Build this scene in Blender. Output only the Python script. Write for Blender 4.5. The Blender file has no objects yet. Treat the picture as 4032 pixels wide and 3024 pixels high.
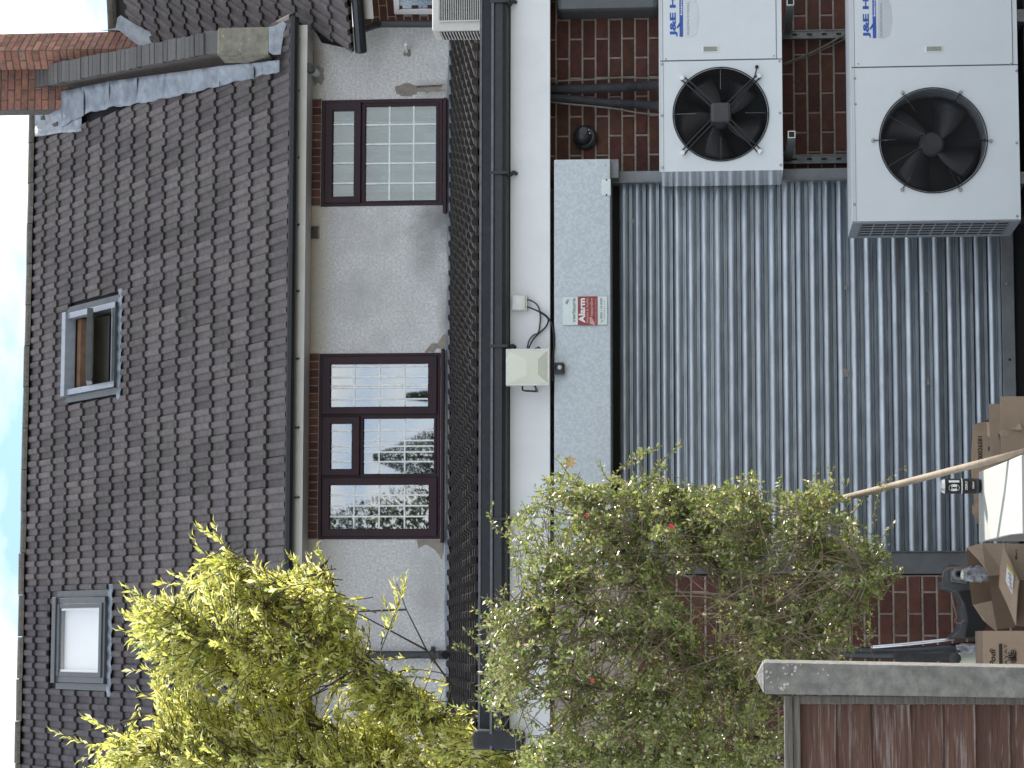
import bpy, bmesh, math, random
from mathutils import Vector, Matrix, noise
R = random.Random(11)
S = bpy.context.scene
C = S.collection
rad = math.radians

# ------------------------------------------------------------------ camera
CAM = Vector((0.0, 0.0, 1.72))
FPX = 9600.0                       # focal length in photo pixels (4032 wide)
YAW, PITCH, ROLL = rad(6.0), rad(4.95), rad(0.43)
_F = Vector((math.sin(YAW)*math.cos(PITCH), math.cos(YAW)*math.cos(PITCH), math.sin(PITCH)))
_R = Vector((math.cos(YAW), -math.sin(YAW), 0.0))
_U = _R.cross(_F)
# the photograph lies on its side: picture right is down, picture up is right
_Rr = _R*math.cos(ROLL) - _U*math.sin(ROLL)
_Ur = _U*math.cos(ROLL) + _R*math.sin(ROLL)
ROT = Matrix((( -_Ur.x, _Rr.x, -_F.x), (-_Ur.y, _Rr.y, -_F.y), (-_Ur.z, _Rr.z, -_F.z)))
cam = bpy.data.cameras.new('camera'); camo = bpy.data.objects.new('camera', cam); C.objects.link(camo)
camo.matrix_world = Matrix.Translation(CAM) @ ROT.to_4x4()
cam.sensor_width = 36.0; cam.lens = FPX/4032.0*36.0
cam.clip_start = 0.1; cam.clip_end = 2000
S.camera = camo
S.render.resolution_x = 1024; S.render.resolution_y = 768

# ------------------------------------------------------------------ light
SUN = Vector((0.46, 0.68, 0.57)).normalized()
EL = math.asin(SUN.z); AZ = math.atan2(SUN.x, SUN.y)
W = bpy.data.worlds.new('World'); S.world = W; W.use_nodes = True
nt = W.node_tree; nt.nodes.clear()
def wn(t, **k):
    n = nt.nodes.new(t)
    for a, b in k.items(): setattr(n, a, b)
    return n
out = wn('ShaderNodeOutputWorld'); bg = wn('ShaderNodeBackground'); bg.inputs[1].default_value = 0.06
sky = wn('ShaderNodeTexSky', sky_type='NISHITA', sun_disc=False, sun_elevation=EL, sun_rotation=AZ, altitude=50, air_density=0.65, dust_density=0.1, ozone_density=1.0)
tc = wn('ShaderNodeTexCoord'); mp = wn('ShaderNodeMapping'); mp.inputs['Scale'].default_value = (1, 1, 1.9); mp.inputs['Location'].default_value = (3.88, 1.8, 5.74)
nz = wn('ShaderNodeTexNoise'); nz.inputs['Scale'].default_value = 6.5; nz.inputs['Detail'].default_value = 7; nz.inputs['Roughness'].default_value = 0.55
cr = wn('ShaderNodeValToRGB'); cr.color_ramp.elements[0].position = 0.38; cr.color_ramp.elements[1].position = 0.55
mx = wn('ShaderNodeMixRGB'); mx.inputs[2].default_value = (6.8, 6.95, 7.1, 1)
L = nt.links.new
L(tc.outputs['Generated'], mp.inputs[0]); L(mp.outputs[0], nz.inputs[0]); L(nz.outputs[0], cr.inputs[0])
L(cr.outputs[0], mx.inputs[0]); L(sky.outputs[0], mx.inputs[1]); L(mx.outputs[0], bg.inputs[0]); L(bg.outputs[0], out.inputs[0])
sl = bpy.data.lights.new('sun', 'SUN'); sl.energy = 2.0; sl.angle = rad(0.53); sl.color = (1.0, 0.93, 0.82)
so = bpy.data.objects.new('sun', sl); C.objects.link(so); so.rotation_euler = SUN.to_track_quat('Z', 'Y').to_euler(); so.location = (10, 10, 30)
S.view_settings.view_transform = 'Standard'; S.view_settings.look = 'None'; S.view_settings.gamma = 1
S.view_settings.exposure = 2.12
S.render.engine = 'CYCLES'

# ------------------------------------------------------------------ geometry helpers
def ray(px, py):
    return ROT @ Vector(((px-2016)/FPX, (1512-py)/FPX, -1.0))
def P(px, py, Y):
    d = ray(px, py); return CAM + d*(Y/d.y)
def PZ(px, py, z):
    d = ray(px, py); return CAM + d*((z-CAM.z)/d.z)
def proj(v):
    l = ROT.transposed() @ (Vector(v)-CAM)
    return 2016 - l.x/l.z*FPX, 1512 + l.y/l.z*FPX
def rect(x0, y0, x1, y1, Y):
    xm, ym = (x0+x1)/2, (y0+y1)/2
    return P(xm, y1, Y).x, P(xm, y0, Y).x, P(x1, ym, Y).z, P(x0, ym, Y).z   # left right bottom top

class MB:
    def __init__(s): s.v=[]; s.f=[]; s.m=[]; s.mats=[]
    def mi(s, m):
        if m not in s.mats: s.mats.append(m)
        return s.mats.index(m)
    def add(s, vs, fs, m=None):
        b=len(s.v); s.v += [tuple(v) for v in vs]; i = s.mi(m) if m else 0
        for f in fs: s.f.append(tuple(b+k for k in f)); s.m.append(i)
    def box(s, x0,x1,y0,y1,z0,z1, m=None, M=None):
        vs=[Vector((x,y,z)) for z in (z0,z1) for y in (y0,y1) for x in (x0,x1)]
        if M: vs=[M@v for v in vs]
        s.add(vs, [(0,2,3,1),(4,5,7,6),(0,1,5,4),(2,6,7,3),(0,4,6,2),(1,3,7,5)], m)
    def pbox(s, x0,y0,x1,y1,Y0,Y1, m=None):
        a,b,c,d = rect(x0,y0,x1,y1,Y0); s.box(a,b,Y0,Y1,c,d,m)
    def tube(s, pts, r, n=8, m=None, cap=True):
        pts=[Vector(p) for p in pts]; k=len(pts)
        rr = r if isinstance(r,(list,tuple)) else [r]*k
        b=[]; prev=None
        for i,p in enumerate(pts):
            t=(pts[min(i+1,k-1)]-pts[max(i-1,0)]).normalized()
            if prev is None:
                a=t.orthogonal().normalized()
            else:
                a=(prev - t*prev.dot(t)); a = a.normalized() if a.length>1e-6 else t.orthogonal().normalized()
            prev=a; c=t.cross(a)
            for j in range(n):
                g=2*math.pi*j/n; b.append(p+(a*math.cos(g)+c*math.sin(g))*rr[i])
        fs=[(i*n+j, i*n+(j+1)%n, (i+1)*n+(j+1)%n, (i+1)*n+j) for i in range(k-1) for j in range(n)]
        if cap: fs += [tuple(range(n))[::-1], tuple((k-1)*n+j for j in range(n))]
        s.add(b, fs, m)
    def lathe(s, prof, M, n=24, m=None, cap=True):     # prof: (r, z) list, axis local z
        vs=[M@Vector((r*math.cos(2*math.pi*j/n), r*math.sin(2*math.pi*j/n), z)) for r,z in prof for j in range(n)]
        fs=[(i*n+j, i*n+(j+1)%n, (i+1)*n+(j+1)%n, (i+1)*n+j) for i in range(len(prof)-1) for j in range(n)]
        if cap: fs += [tuple(range(n))[::-1], tuple((len(prof)-1)*n+j for j in range(n))]
        s.add(vs, fs, m)
    def poly(s, pts, thick, m=None):                   # slab from a planar outline, thick = Vector
        pts=[Vector(p) for p in pts]; n=len(pts); t=Vector(thick)
        s.add(pts+[p+t for p in pts], [tuple(range(n)), tuple(range(n,2*n))[::-1]]+[(i,n+i,n+(i+1)%n,(i+1)%n) for i in range(n)], m)
    def mesh(s, name, m=None, smooth=False, weld=False):
        me=bpy.data.meshes.new(name); me.from_pydata(s.v, [], s.f)
        for q in (s.mats or [m]): me.materials.append(q)
        if s.mats: me.polygons.foreach_set('material_index', s.m)
        if smooth: me.shade_smooth()
        bm=bmesh.new(); bm.from_mesh(me)
        if weld: bmesh.ops.remove_doubles(bm, verts=bm.verts, dist=1e-4)
        bmesh.ops.recalc_face_normals(bm, faces=bm.faces); bm.to_mesh(me); bm.free()
        me.update(); return me
    def build(s, name, m=None, parent=None, smooth=False, bevel=0, auto=None, weld=False):
        return put(name, s.mesh(name, m, smooth, weld), parent, bevel=bevel, auto=auto)

def put(name, me, parent=None, M=None, bevel=0, auto=None):
    o=bpy.data.objects.new(name, me); C.objects.link(o)
    if M is not None: o.matrix_world=M
    if parent is not None:
        o.parent=parent; o.matrix_parent_inverse=Matrix.Identity(4)
        if parent.type=='EMPTY' or parent.location.length>0: o.matrix_parent_inverse = WM(parent).inverted()
    if bevel:
        b=o.modifiers.new('bevel','BEVEL'); b.width=bevel; b.segments=2; b.limit_method='ANGLE'; b.angle_limit=rad(40)
    return o
def WM(o):
    m=o.matrix_basis.copy()
    if o.parent: m = WM(o.parent) @ o.matrix_parent_inverse @ m
    return m
def tag(o, label=None, cat=None, group=None, kind=None):
    if label: o['label']=label
    if cat: o['category']=cat
    if group: o['group']=group
    if kind: o['kind']=kind
    return o
def thing(name, label, cat, loc=(0,0,0), group=None):
    o=bpy.data.objects.new(name, None); C.objects.link(o); o.location=loc; o.empty_display_size=0.2
    return tag(o, label, cat, group)
def pbox_obj(name, parent, x0,y0,x1,y1,Y0,Y1,m,bevel=0):
    b=MB(); b.pbox(x0,y0,x1,y1,Y0,Y1); return b.build(name,m,parent,bevel=bevel)
def strips(mb, a0,a1,b0,b1, holes, fn, m=None):
    """rectangle in (a,b) with rectangular holes, fn(a,b)->Vector ; quads"""
    xs=sorted({a0,a1,*[h[0] for h in holes],*[h[1] for h in holes]}); ys=sorted({b0,b1,*[h[2] for h in holes],*[h[3] for h in holes]})
    for i in range(len(xs)-1):
        for j in range(len(ys)-1):
            ca,cb=(xs[i]+xs[i+1])/2,(ys[j]+ys[j+1])/2
            if any(h[0]<ca<h[1] and h[2]<cb<h[3] for h in holes): continue
            mb.add([fn(xs[i],ys[j]),fn(xs[i+1],ys[j]),fn(xs[i+1],ys[j+1]),fn(xs[i],ys[j+1])],[(0,1,2,3)],m)
def text_mesh(s, w, h, mat, off=0.0, ext=0.0004, italic=0):
    cu=bpy.data.curves.new('t','FONT'); cu.body=s; cu.size=1; cu.offset=off; cu.resolution_u=3; cu.shear=italic
    ob=bpy.data.objects.new('t',cu); C.objects.link(ob); dg=bpy.context.evaluated_depsgraph_get(); dg.update()
    me=bpy.data.meshes.new_from_object(ob.evaluated_get(dg)); bpy.data.objects.remove(ob)
    xs=[v.co.x for v in me.vertices]; ys=[v.co.y for v in me.vertices]
    x0,x1,y0,y1=min(xs),max(xs),min(ys),max(ys)
    for v in me.vertices: v.co=Vector(((v.co.x-x0)/(x1-x0)*w, -ext, (v.co.y-y0)/(y1-y0)*h))
    me.materials.clear(); me.materials.append(mat); me.name='lettering'
    return me
def text(parent, s, x0,y0,x1,y1,Y, mat, off=0.0, name='lettering', italic=0, rotz=0):
    """lettering whose picture box is x0..x1 (top..bottom), y0..y1 (right..left end)"""
    a,b,c,d=rect(x0,y0,x1,y1,Y); me=text_mesh(s,b-a,d-c,mat,off,italic=italic)
    return put(name, me, parent, Matrix.Translation((a,Y,c)))

# ------------------------------------------------------------------ materials
def M(name, c1, c2=None, scale=20, rough=0.7, bump=0.0, bscale=None, metal=0.0, detail=5, rnd=0.0, stretch=None,
      c3=None, s3=3, f3=(0.5,0.65), spec=0.5, voro=False, rough2=None, coat=0, hue=None, thr=(0.35,0.65)):
    m=bpy.data.materials.new(name); m.use_nodes=True; n=m.node_tree; N=n.nodes; K=n.links.new
    b=N['Principled BSDF']; b.inputs['Roughness'].default_value=rough; b.inputs['Metallic'].default_value=metal
    b.inputs['Specular IOR Level'].default_value=spec; b.inputs['Coat Weight'].default_value=coat
    t=N.new('ShaderNodeTexCoord'); vec=t.outputs['Object']; oi=N.new('ShaderNodeObjectInfo')
    if rnd:
        a=N.new('ShaderNodeVectorMath'); a.operation='ADD'; s=N.new('ShaderNodeVectorMath'); s.operation='SCALE'; s.inputs[3].default_value=37
        cb=N.new('ShaderNodeCombineXYZ'); K(oi.outputs['Random'],cb.inputs[0]); K(oi.outputs['Random'],cb.inputs[1]); K(oi.outputs['Random'],cb.inputs[2])
        K(cb.outputs[0],s.inputs[0]); K(vec,a.inputs[0]); K(s.outputs[0],a.inputs[1]); vec=a.outputs[0]
    if stretch:
        mp=N.new('ShaderNodeMapping'); mp.inputs['Scale'].default_value=stretch; K(vec,mp.inputs[0]); vec=mp.outputs[0]
    c2=c2 or tuple(x*0.8 for x in c1)
    if voro:
        z=N.new('ShaderNodeTexVoronoi'); z.inputs['Scale'].default_value=scale; zc=N.new('ShaderNodeSeparateColor'); K(vec,z.inputs['Vector']); K(z.outputs['Color'],zc.inputs[0]); fac=zc.outputs[0]
    else:
        z=N.new('ShaderNodeTexNoise'); z.inputs['Scale'].default_value=scale; z.inputs['Detail'].default_value=detail; z.inputs['Roughness'].default_value=0.6; K(vec,z.inputs['Vector']); fac=z.outputs[0]
    r=N.new('ShaderNodeValToRGB'); r.color_ramp.elements[0].position=thr[0]; r.color_ramp.elements[1].position=thr[1]
    r.color_ramp.elements[0].color=(*c1,1); r.color_ramp.elements[1].color=(*c2,1); K(fac,r.inputs[0]); col=r.outputs[0]
    if c3:
        z3=N.new('ShaderNodeTexNoise'); z3.inputs['Scale'].default_value=s3; z3.inputs['Detail'].default_value=6; z3.inputs['Roughness'].default_value=0.65; K(vec,z3.inputs['Vector'])
        r3=N.new('ShaderNodeValToRGB'); r3.color_ramp.elements[0].position=f3[0]; r3.color_ramp.elements[1].position=f3[1]; K(z3.outputs[0],r3.inputs[0])
        x3=N.new('ShaderNodeMixRGB'); x3.inputs[2].default_value=(*c3,1); K(r3.outputs[0],x3.inputs[0]); K(col,x3.inputs[1]); col=x3.outputs[0]
    if rnd:
        h=N.new('ShaderNodeHueSaturation'); mr=N.new('ShaderNodeMapRange'); mr.inputs[3].default_value=1-rnd; mr.inputs[4].default_value=1+rnd
        K(oi.outputs['Random'],mr.inputs[0]); K(mr.outputs[0],h.inputs['Value']); K(col,h.inputs['Color']); col=h.outputs[0]
        if hue:
            mh=N.new('ShaderNodeMapRange'); mh.inputs[3].default_value=0.5-hue; mh.inputs[4].default_value=0.5+hue
            ml=N.new('ShaderNodeMath'); ml.operation='FRACT'; mm=N.new('ShaderNodeMath'); mm.operation='MULTIPLY'; mm.inputs[1].default_value=7.3
            K(oi.outputs['Random'],mm.inputs[0]); K(mm.outputs[0],ml.inputs[0]); K(ml.outputs[0],mh.inputs[0]); K(mh.outputs[0],h.inputs['Hue'])
    K(col,b.inputs['Base Color'])
    if rough2 is not None:
        mr2=N.new('ShaderNodeMapRange'); mr2.inputs[3].default_value=rough; mr2.inputs[4].default_value=rough2; K(fac,mr2.inputs[0]); K(mr2.outputs[0],b.inputs['Roughness'])
    if bump:
        zb=N.new('ShaderNodeTexNoise'); zb.inputs['Scale'].default_value=bscale or scale*2; zb.inputs['Detail'].default_value=4; K(vec,zb.inputs['Vector'])
        bp=N.new('ShaderNodeBump'); bp.inputs['Strength'].default_value=min(1,bump); bp.inputs['Distance'].default_value=0.01; K(zb.outputs[0],bp.inputs['Height']); K(bp.outputs[0],b.inputs['Normal'])
    return m
def leaf_mat(name, hi=1.0, rough=0.45, trans=0.55):
    m=bpy.data.materials.new(name); m.use_nodes=True; n=m.node_tree; N=n.nodes; K=n.links.new
    b=N['Principled BSDF']; b.inputs['Roughness'].default_value=rough; b.inputs['Specular IOR Level'].default_value=0.5
    a=N.new('ShaderNodeVertexColor'); a.layer_name='tint'; K(a.outputs[0],b.inputs['Base Color'])
    t=N.new('ShaderNodeBsdfTranslucent'); h=N.new('ShaderNodeHueSaturation'); h.inputs['Value'].default_value=1.5*hi; h.inputs['Hue'].default_value=0.485
    K(a.outputs[0],h.inputs['Color']); K(h.outputs[0],t.inputs[0])
    x=N.new('ShaderNodeMixShader'); x.inputs[0].default_value=trans; K(b.outputs[0],x.inputs[1]); K(t.outputs[0],x.inputs[2]); K(x.outputs[0],N['Material Output'].inputs[0])
    return m
def glass_mat(name, refl=0.35, tint=(0.75,0.82,0.85), rough=0.01):
    m=bpy.data.materials.new(name); m.use_nodes=True; n=m.node_tree; N=n.nodes; K=n.links.new
    N.remove(N['Principled BSDF']); g=N.new('ShaderNodeBsdfGlossy'); g.inputs[0].default_value=(0.90,0.90,0.88,1); g.inputs['Roughness'].default_value=rough
    t=N.new('ShaderNodeBsdfTransparent'); t.inputs[0].default_value=(*tint,1); x=N.new('ShaderNodeMixShader'); x.inputs[0].default_value=refl
    K(t.outputs[0],x.inputs[1]); K(g.outputs[0],x.inputs[2]); K(x.outputs[0],N['Material Output'].inputs[0]); return m

m_render = M('pebbledash render', (0.695,0.69,0.685),(0.47,0.468,0.465), scale=46, rough=0.95, bump=0.8, bscale=90, detail=4, c3=(0.43,0.43,0.43), s3=1.5, f3=(0.50,0.74))
def add_stain(m,c,r,col,amt,sx=1,sz=1,seed=0.0):
    n=m.node_tree; N=n.nodes; K=n.links.new; b=N['Principled BSDF']; src=b.inputs['Base Color'].links[0].from_socket
    t=N.new('ShaderNodeTexCoord'); mp=N.new('ShaderNodeMapping'); mp.vector_type='POINT'; mp.inputs['Location'].default_value=(-c.x*sx,-c.y,-c.z*sz); mp.inputs['Scale'].default_value=(sx,1,sz); K(t.outputs['Object'],mp.inputs[0])
    ln=N.new('ShaderNodeVectorMath'); ln.operation='LENGTH'; K(mp.outputs[0],ln.inputs[0])
    nz=N.new('ShaderNodeTexNoise'); nz.inputs['Scale'].default_value=5; nz.inputs['Detail'].default_value=8; nz.inputs['Roughness'].default_value=.7; K(t.outputs['Object'],nz.inputs[0])
    ad=N.new('ShaderNodeMath'); ad.operation='MULTIPLY_ADD'; ad.inputs[1].default_value=1.6*r; K(nz.outputs[0],ad.inputs[0]); K(ln.outputs[1],ad.inputs[2])
    mr=N.new('ShaderNodeMapRange'); mr.inputs[1].default_value=0.9*r; mr.inputs[2].default_value=1.9*r; mr.inputs[3].default_value=amt; mr.inputs[4].default_value=0; K(ad.outputs[0],mr.inputs[0])
    x=N.new('ShaderNodeMixRGB'); x.inputs[2].default_value=(*col,1); K(mr.outputs[0],x.inputs[0]); K(src,x.inputs[1]); K(x.outputs[0],b.inputs['Base Color'])
for (px,py,r_,col,amt,sx,sz) in ((1735,865,.30,(0.17,0.17,0.165),.85,1,1),(1225,215,.25,(0.24,0.20,0.15),.8,1,1.4),(1690,1000,.30,(0.26,0.26,0.26),.6,.8,1.3),(1770,700,.10,(0.2,0.2,0.19),.6,.1,1),(1720,350,.16,(0.22,0.20,0.16),.7,1.5,.7),
      (1235,1050,.22,(0.52,0.45,0.35),.7,.12,1.2),(1270,2400,.25,(0.50,0.44,0.36),.6,.2,1),(1760,1250,.12,(0.22,0.22,0.21),.7,.2,1.2),(1700,2350,.25,(0.30,0.29,0.28),.5,.6,1),(1150,640,.5,(0.50,0.46,0.38),.4,.3,1)):
    add_stain(m_render,P(px,py,22.0),r_,col,amt,sx,sz)
m_patch  = M('mortar patch', (0.30,0.265,0.22),(0.21,0.19,0.165), scale=14, rough=0.95, bump=0.4)
m_patchd = M('damp mortar', (0.20,0.175,0.15),(0.27,0.25,0.22), scale=18, rough=0.95, bump=0.4)
m_stain  = M('grey grime', (0.22,0.215,0.20),(0.30,0.29,0.28), scale=30, rough=0.95)
m_tile   = M('concrete roof tile', (0.128,0.112,0.110),(0.088,0.078,0.078), scale=14, rough=0.88, bump=0.25, bscale=150, rnd=0.22, hue=0.02, c3=(0.34,0.33,0.30), s3=48, f3=(0.665,0.71))
m_tileb  = M('brown roof tile', (0.060,0.052,0.048),(0.038,0.034,0.034), scale=14, rough=0.9, bump=0.25, bscale=150, c3=(0.13,0.125,0.11), s3=22, f3=(0.64,0.74))
m_ridge  = M('mossy ridge tile', (0.13,0.12,0.10),(0.075,0.07,0.062), scale=18, rough=0.95, bump=0.5, c3=(0.24,0.23,0.17), s3=30, f3=(0.6,0.7), rnd=0.12)
m_under  = M('roofing felt', (0.02,0.02,0.022), rough=0.95)
m_lead   = M('weathered lead', (0.28,0.315,0.36),(0.16,0.185,0.22), scale=7, rough=0.55, bump=0.5, bscale=12, metal=0.25, c3=(0.30,0.33,0.36), s3=5, f3=(0.55,0.75))
m_leadw  = M('bright lead', (0.36,0.39,0.42),(0.20,0.23,0.27), scale=9, rough=0.5, bump=0.6, bscale=16, metal=0.25)
m_brick  = M('red facing brick', (0.098,0.036,0.024),(0.064,0.025,0.019), scale=22, rough=0.9, bump=0.5, bscale=180, rnd=0.22, hue=0.012, c3=(0.07,0.035,0.035), s3=9, f3=(0.55,0.75))
m_brickc = M('chimney brick', (0.36,0.165,0.11),(0.25,0.125,0.09), scale=16, rough=0.92, bump=0.5, bscale=120, rnd=0.25, hue=0.008, c3=(0.13,0.105,0.10), s3=10, f3=(0.5,0.66))
m_lint = M('lintel brick', (0.135,0.058,0.045),(0.085,0.040,0.036), scale=22, rough=0.9, bump=0.5, rnd=0.3, hue=0.015)
m_mortar = M('pale mortar', (0.34,0.29,0.24),(0.22,0.19,0.16), scale=40, rough=0.95, bump=0.4)
m_mortard= M('dark mortar', (0.13,0.115,0.105),(0.08,0.07,0.065), scale=30, rough=0.95, bump=0.3)
m_cope   = M('grey coping slip', (0.13,0.125,0.12),(0.075,0.072,0.072), scale=25, rough=0.92, bump=0.4, rnd=0.2, stretch=(2,10,1))
m_stone  = M('lichened stone', (0.27,0.26,0.21),(0.17,0.165,0.14), scale=12, rough=0.95, bump=0.5, c3=(0.40,0.36,0.20), s3=22, f3=(0.58,0.68))
m_black  = M('black plastic', (0.017,0.019,0.023),(0.026,0.028,0.033), scale=30, rough=0.38, spec=0.5)
m_matblk = M('matt black', (0.012,0.012,0.013), rough=0.8)
m_cream  = M('cream painted fascia', (0.66,0.645,0.60),(0.58,0.565,0.52), scale=4, rough=0.5)
m_white  = M('white fascia board', (0.74,0.765,0.78),(0.69,0.715,0.73), scale=5, rough=0.42, c3=(0.60,0.62,0.60), s3=2.2, f3=(0.6,0.9))
m_upvcw  = M('white upvc', (0.75,0.76,0.78), (0.7,0.71,0.73), rough=0.3)
m_brown  = M('brown upvc', (0.034,0.015,0.021),(0.026,0.012,0.017), scale=6, rough=0.45, spec=0.25)
m_bar    = M('white bar and ghost line', (0.86,0.88,0.86), rough=0.4)
m_glass  = glass_mat('window glass', 0.27, (0.80,0.84,0.86))
m_glassf = glass_mat('window glass over curtain', 0.10, (0.80,0.88,0.90))
m_glassc = glass_mat('clear skylight glass', 0.08, (0.97,0.98,0.98))
m_glassd = glass_mat('dark glass', 0.30, (0.5,0.55,0.6))
m_net    = M('net curtain', (0.30,0.365,0.37),(0.22,0.275,0.285), scale=8, rough=0.9, c3=(0.42,0.49,0.49), s3=18, f3=(0.55,0.75), stretch=(1,1,0.35))
m_room   = M('dim room wall', (0.17,0.18,0.185),(0.13,0.135,0.14), scale=2, rough=0.9)
m_felt   = M('dark roof edge felt', (0.028,0.031,0.037),(0.020,0.022,0.027), scale=14, rough=0.75, bump=0.2, c3=(0.06,0.06,0.065), s3=9, f3=(0.6,0.8))
m_trim   = M('grey edge trim', (0.15,0.155,0.165),(0.10,0.105,0.115), scale=30, rough=0.6)
m_galv   = M('galvanised spangle sheet', (0.42,0.46,0.49),(0.50,0.54,0.57), scale=75, rough=0.30, metal=0.75, detail=2, rough2=0.5, thr=(0.42,0.60), bump=0.03)
m_slat   = M('galvanised shutter slat', (0.45,0.50,0.545),(0.34,0.38,0.42), scale=25, rough=0.30, metal=0.82, detail=3, rough2=0.36, rnd=0.10, bump=0.05, bscale=160, stretch=(0.25,1,1))
m_rail   = M('grey steel rail', (0.21,0.225,0.235),(0.16,0.17,0.18), scale=9, rough=0.5, metal=0.5, bump=0.1)
m_steel  = M('zinc strut', (0.20,0.21,0.21),(0.13,0.135,0.135), scale=25, rough=0.5, metal=0.6)
m_screw  = M('screw', (0.42,0.43,0.43), rough=0.35, metal=0.7)
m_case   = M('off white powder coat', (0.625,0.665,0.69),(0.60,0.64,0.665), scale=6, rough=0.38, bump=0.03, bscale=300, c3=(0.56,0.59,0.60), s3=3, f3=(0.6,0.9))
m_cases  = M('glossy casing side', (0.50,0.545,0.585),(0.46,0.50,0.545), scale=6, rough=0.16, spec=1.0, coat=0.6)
m_coil   = M('grey coil guard', (0.27,0.29,0.32),(0.21,0.23,0.26), scale=20, rough=0.45)
m_wire   = M('black wire', (0.010,0.010,0.012), rough=0.45)
m_wireg  = M('grey wire', (0.10,0.105,0.11), rough=0.4, metal=0.5)
m_blade  = M('dark fan blade', (0.012,0.012,0.014),(0.03,0.03,0.034), scale=4, rough=0.45)
m_hub    = M('fan hub', (0.045,0.046,0.052), rough=0.55)
m_fin    = M('old coil fins', (0.16,0.15,0.115),(0.09,0.085,0.07), scale=12, rough=0.6, metal=0.3)
m_blue   = M('blue print', (0.028,0.095,0.42), rough=0.4)
m_greyp  = M('grey print', (0.30,0.32,0.34), rough=0.5)
m_blackp = M('black print', (0.02,0.018,0.016), rough=0.7)
m_whitep = M('white print', (0.80,0.80,0.80), rough=0.5)
m_pinkp  = M('faded pink print', (0.62,0.36,0.34), rough=0.6)
m_redp   = M('faded red panel', (0.235,0.035,0.038),(0.30,0.055,0.055), scale=9, rough=0.5)
m_signw  = M('weathered white sign', (0.62,0.70,0.69),(0.52,0.62,0.57), scale=7, rough=0.4, thr=(0.4,0.7))
m_badge  = M('olive badge', (0.23,0.25,0.20),(0.30,0.32,0.27), scale=30, rough=0.3)
m_foam   = M('pipe insulation', (0.020,0.021,0.024),(0.035,0.036,0.040), scale=40, rough=0.85, bump=0.5)
m_cable  = M('dull cable', (0.16,0.15,0.12),(0.10,0.095,0.08), scale=30, rough=0.7)
m_cableg = M('grey cable', (0.06,0.065,0.07), rough=0.5)
m_floodf = M('floodlight face', (0.60,0.62,0.52),(0.56,0.58,0.48), scale=6, rough=0.35)
m_floodb = M('floodlight body', (0.66,0.68,0.64), rough=0.4)
m_lens   = M('white lens', (0.65,0.65,0.68), rough=0.25)
m_card   = M('cardboard', (0.35,0.265,0.19),(0.30,0.225,0.16), scale=5, rough=0.9, bump=0.12, bscale=40, c3=(0.20,0.145,0.10), s3=3, f3=(0.55,0.8))
m_card_shade  = M('shaded cardboard', (0.16,0.11,0.075),(0.12,0.082,0.055), scale=6, rough=0.9, bump=0.15, bscale=40)  # darker copy of the carton board: shade of sides and insides as colour
m_plast  = M('crumpled clear film', (0.30,0.31,0.33),(0.17,0.18,0.20), scale=10, rough=0.3, bump=0.5, bscale=18, coat=0.4)
m_lam    = M('white laminate', (0.42,0.44,0.42),(0.38,0.40,0.38), scale=8, rough=0.5, c3=(0.50,0.50,0.46), s3=14, f3=(0.68,0.76))
m_lam_shade   = M('shaded cabinet side', (0.22,0.205,0.19),(0.15,0.14,0.13), scale=9, rough=0.8, stretch=(1,1,6))  # shade on the white cabinet's sides, put into a brown-grey colour
m_pole   = M('weathered wooden handle', (0.36,0.29,0.21),(0.25,0.20,0.15), scale=14, rough=0.85, bump=0.3, stretch=(1,1,1))
m_can    = M('black can', (0.015,0.014,0.014), rough=0.28, metal=0.3)
m_alu    = M('aluminium', (0.62,0.63,0.64), rough=0.28, metal=0.9)
m_conc   = M('fence post concrete', (0.265,0.26,0.24),(0.155,0.155,0.145), scale=26, rough=0.95, bump=0.6, bscale=60, c3=(0.15,0.15,0.135), s3=4, f3=(0.5,0.75))
m_lichen = M('pale lichen', (0.52,0.52,0.46), rough=0.95)
m_greyw  = M('weathered grey wood', (0.20,0.185,0.165),(0.11,0.10,0.09), scale=6, rough=0.9, bump=0.5, bscale=20, stretch=(1.0,4,14))
m_board  = M('peeling red brown board', (0.135,0.070,0.050),(0.080,0.042,0.032), scale=5, rough=0.85, bump=0.6, bscale=14, stretch=(1.2,3,22), rnd=0.16, c3=(0.33,0.30,0.285), s3=3.4, f3=(0.53,0.74))
m_ground = M('concrete yard', (0.24,0.23,0.21),(0.17,0.165,0.15), scale=1.5, rough=0.95, bump=0.2)
m_bark   = M('bark', (0.115,0.095,0.070),(0.065,0.053,0.040), scale=18, rough=0.95, bump=0.6)
m_twig   = M('twig bark', (0.27,0.22,0.155),(0.15,0.12,0.085), scale=18, rough=0.9)
m_leaf1  = leaf_mat('tree leaf', 1.15, 0.38, 0.6)
m_leaf2  = leaf_mat('shrub leaf', 1.0, 0.30, 0.35)
m_petal  = M('red petal', (0.55,0.045,0.07), (0.62,0.10,0.13), rough=0.6)
m_conif  = M('dark conifer foliage', (0.07,0.10,0.05),(0.04,0.06,0.03), scale=5, rough=0.9)
m_timber = M('stripped timber', (0.20,0.115,0.07),(0.14,0.08,0.05), scale=8, rough=0.85)
m_reveal = M('cream reveal', (0.45,0.43,0.36), (0.40,0.38,0.32), scale=3, rough=0.7)
m_vgrey  = M('grey skylight cladding', (0.095,0.105,0.112),(0.075,0.083,0.09), scale=10, rough=0.4, metal=0.3)
m_vlite  = M('pale skylight metal', (0.34,0.37,0.41),(0.28,0.31,0.35), scale=10, rough=0.3, metal=0.4)
m_blind  = M('white roller blind', (0.80,0.79,0.80),(0.76,0.75,0.76), scale=4, rough=0.8)
# ================================================================== GROUND
g=MB(); g.box(-300,300,-300,400,-0.3,0.0); tag(g.build('ground', m_ground), kind='structure')

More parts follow.
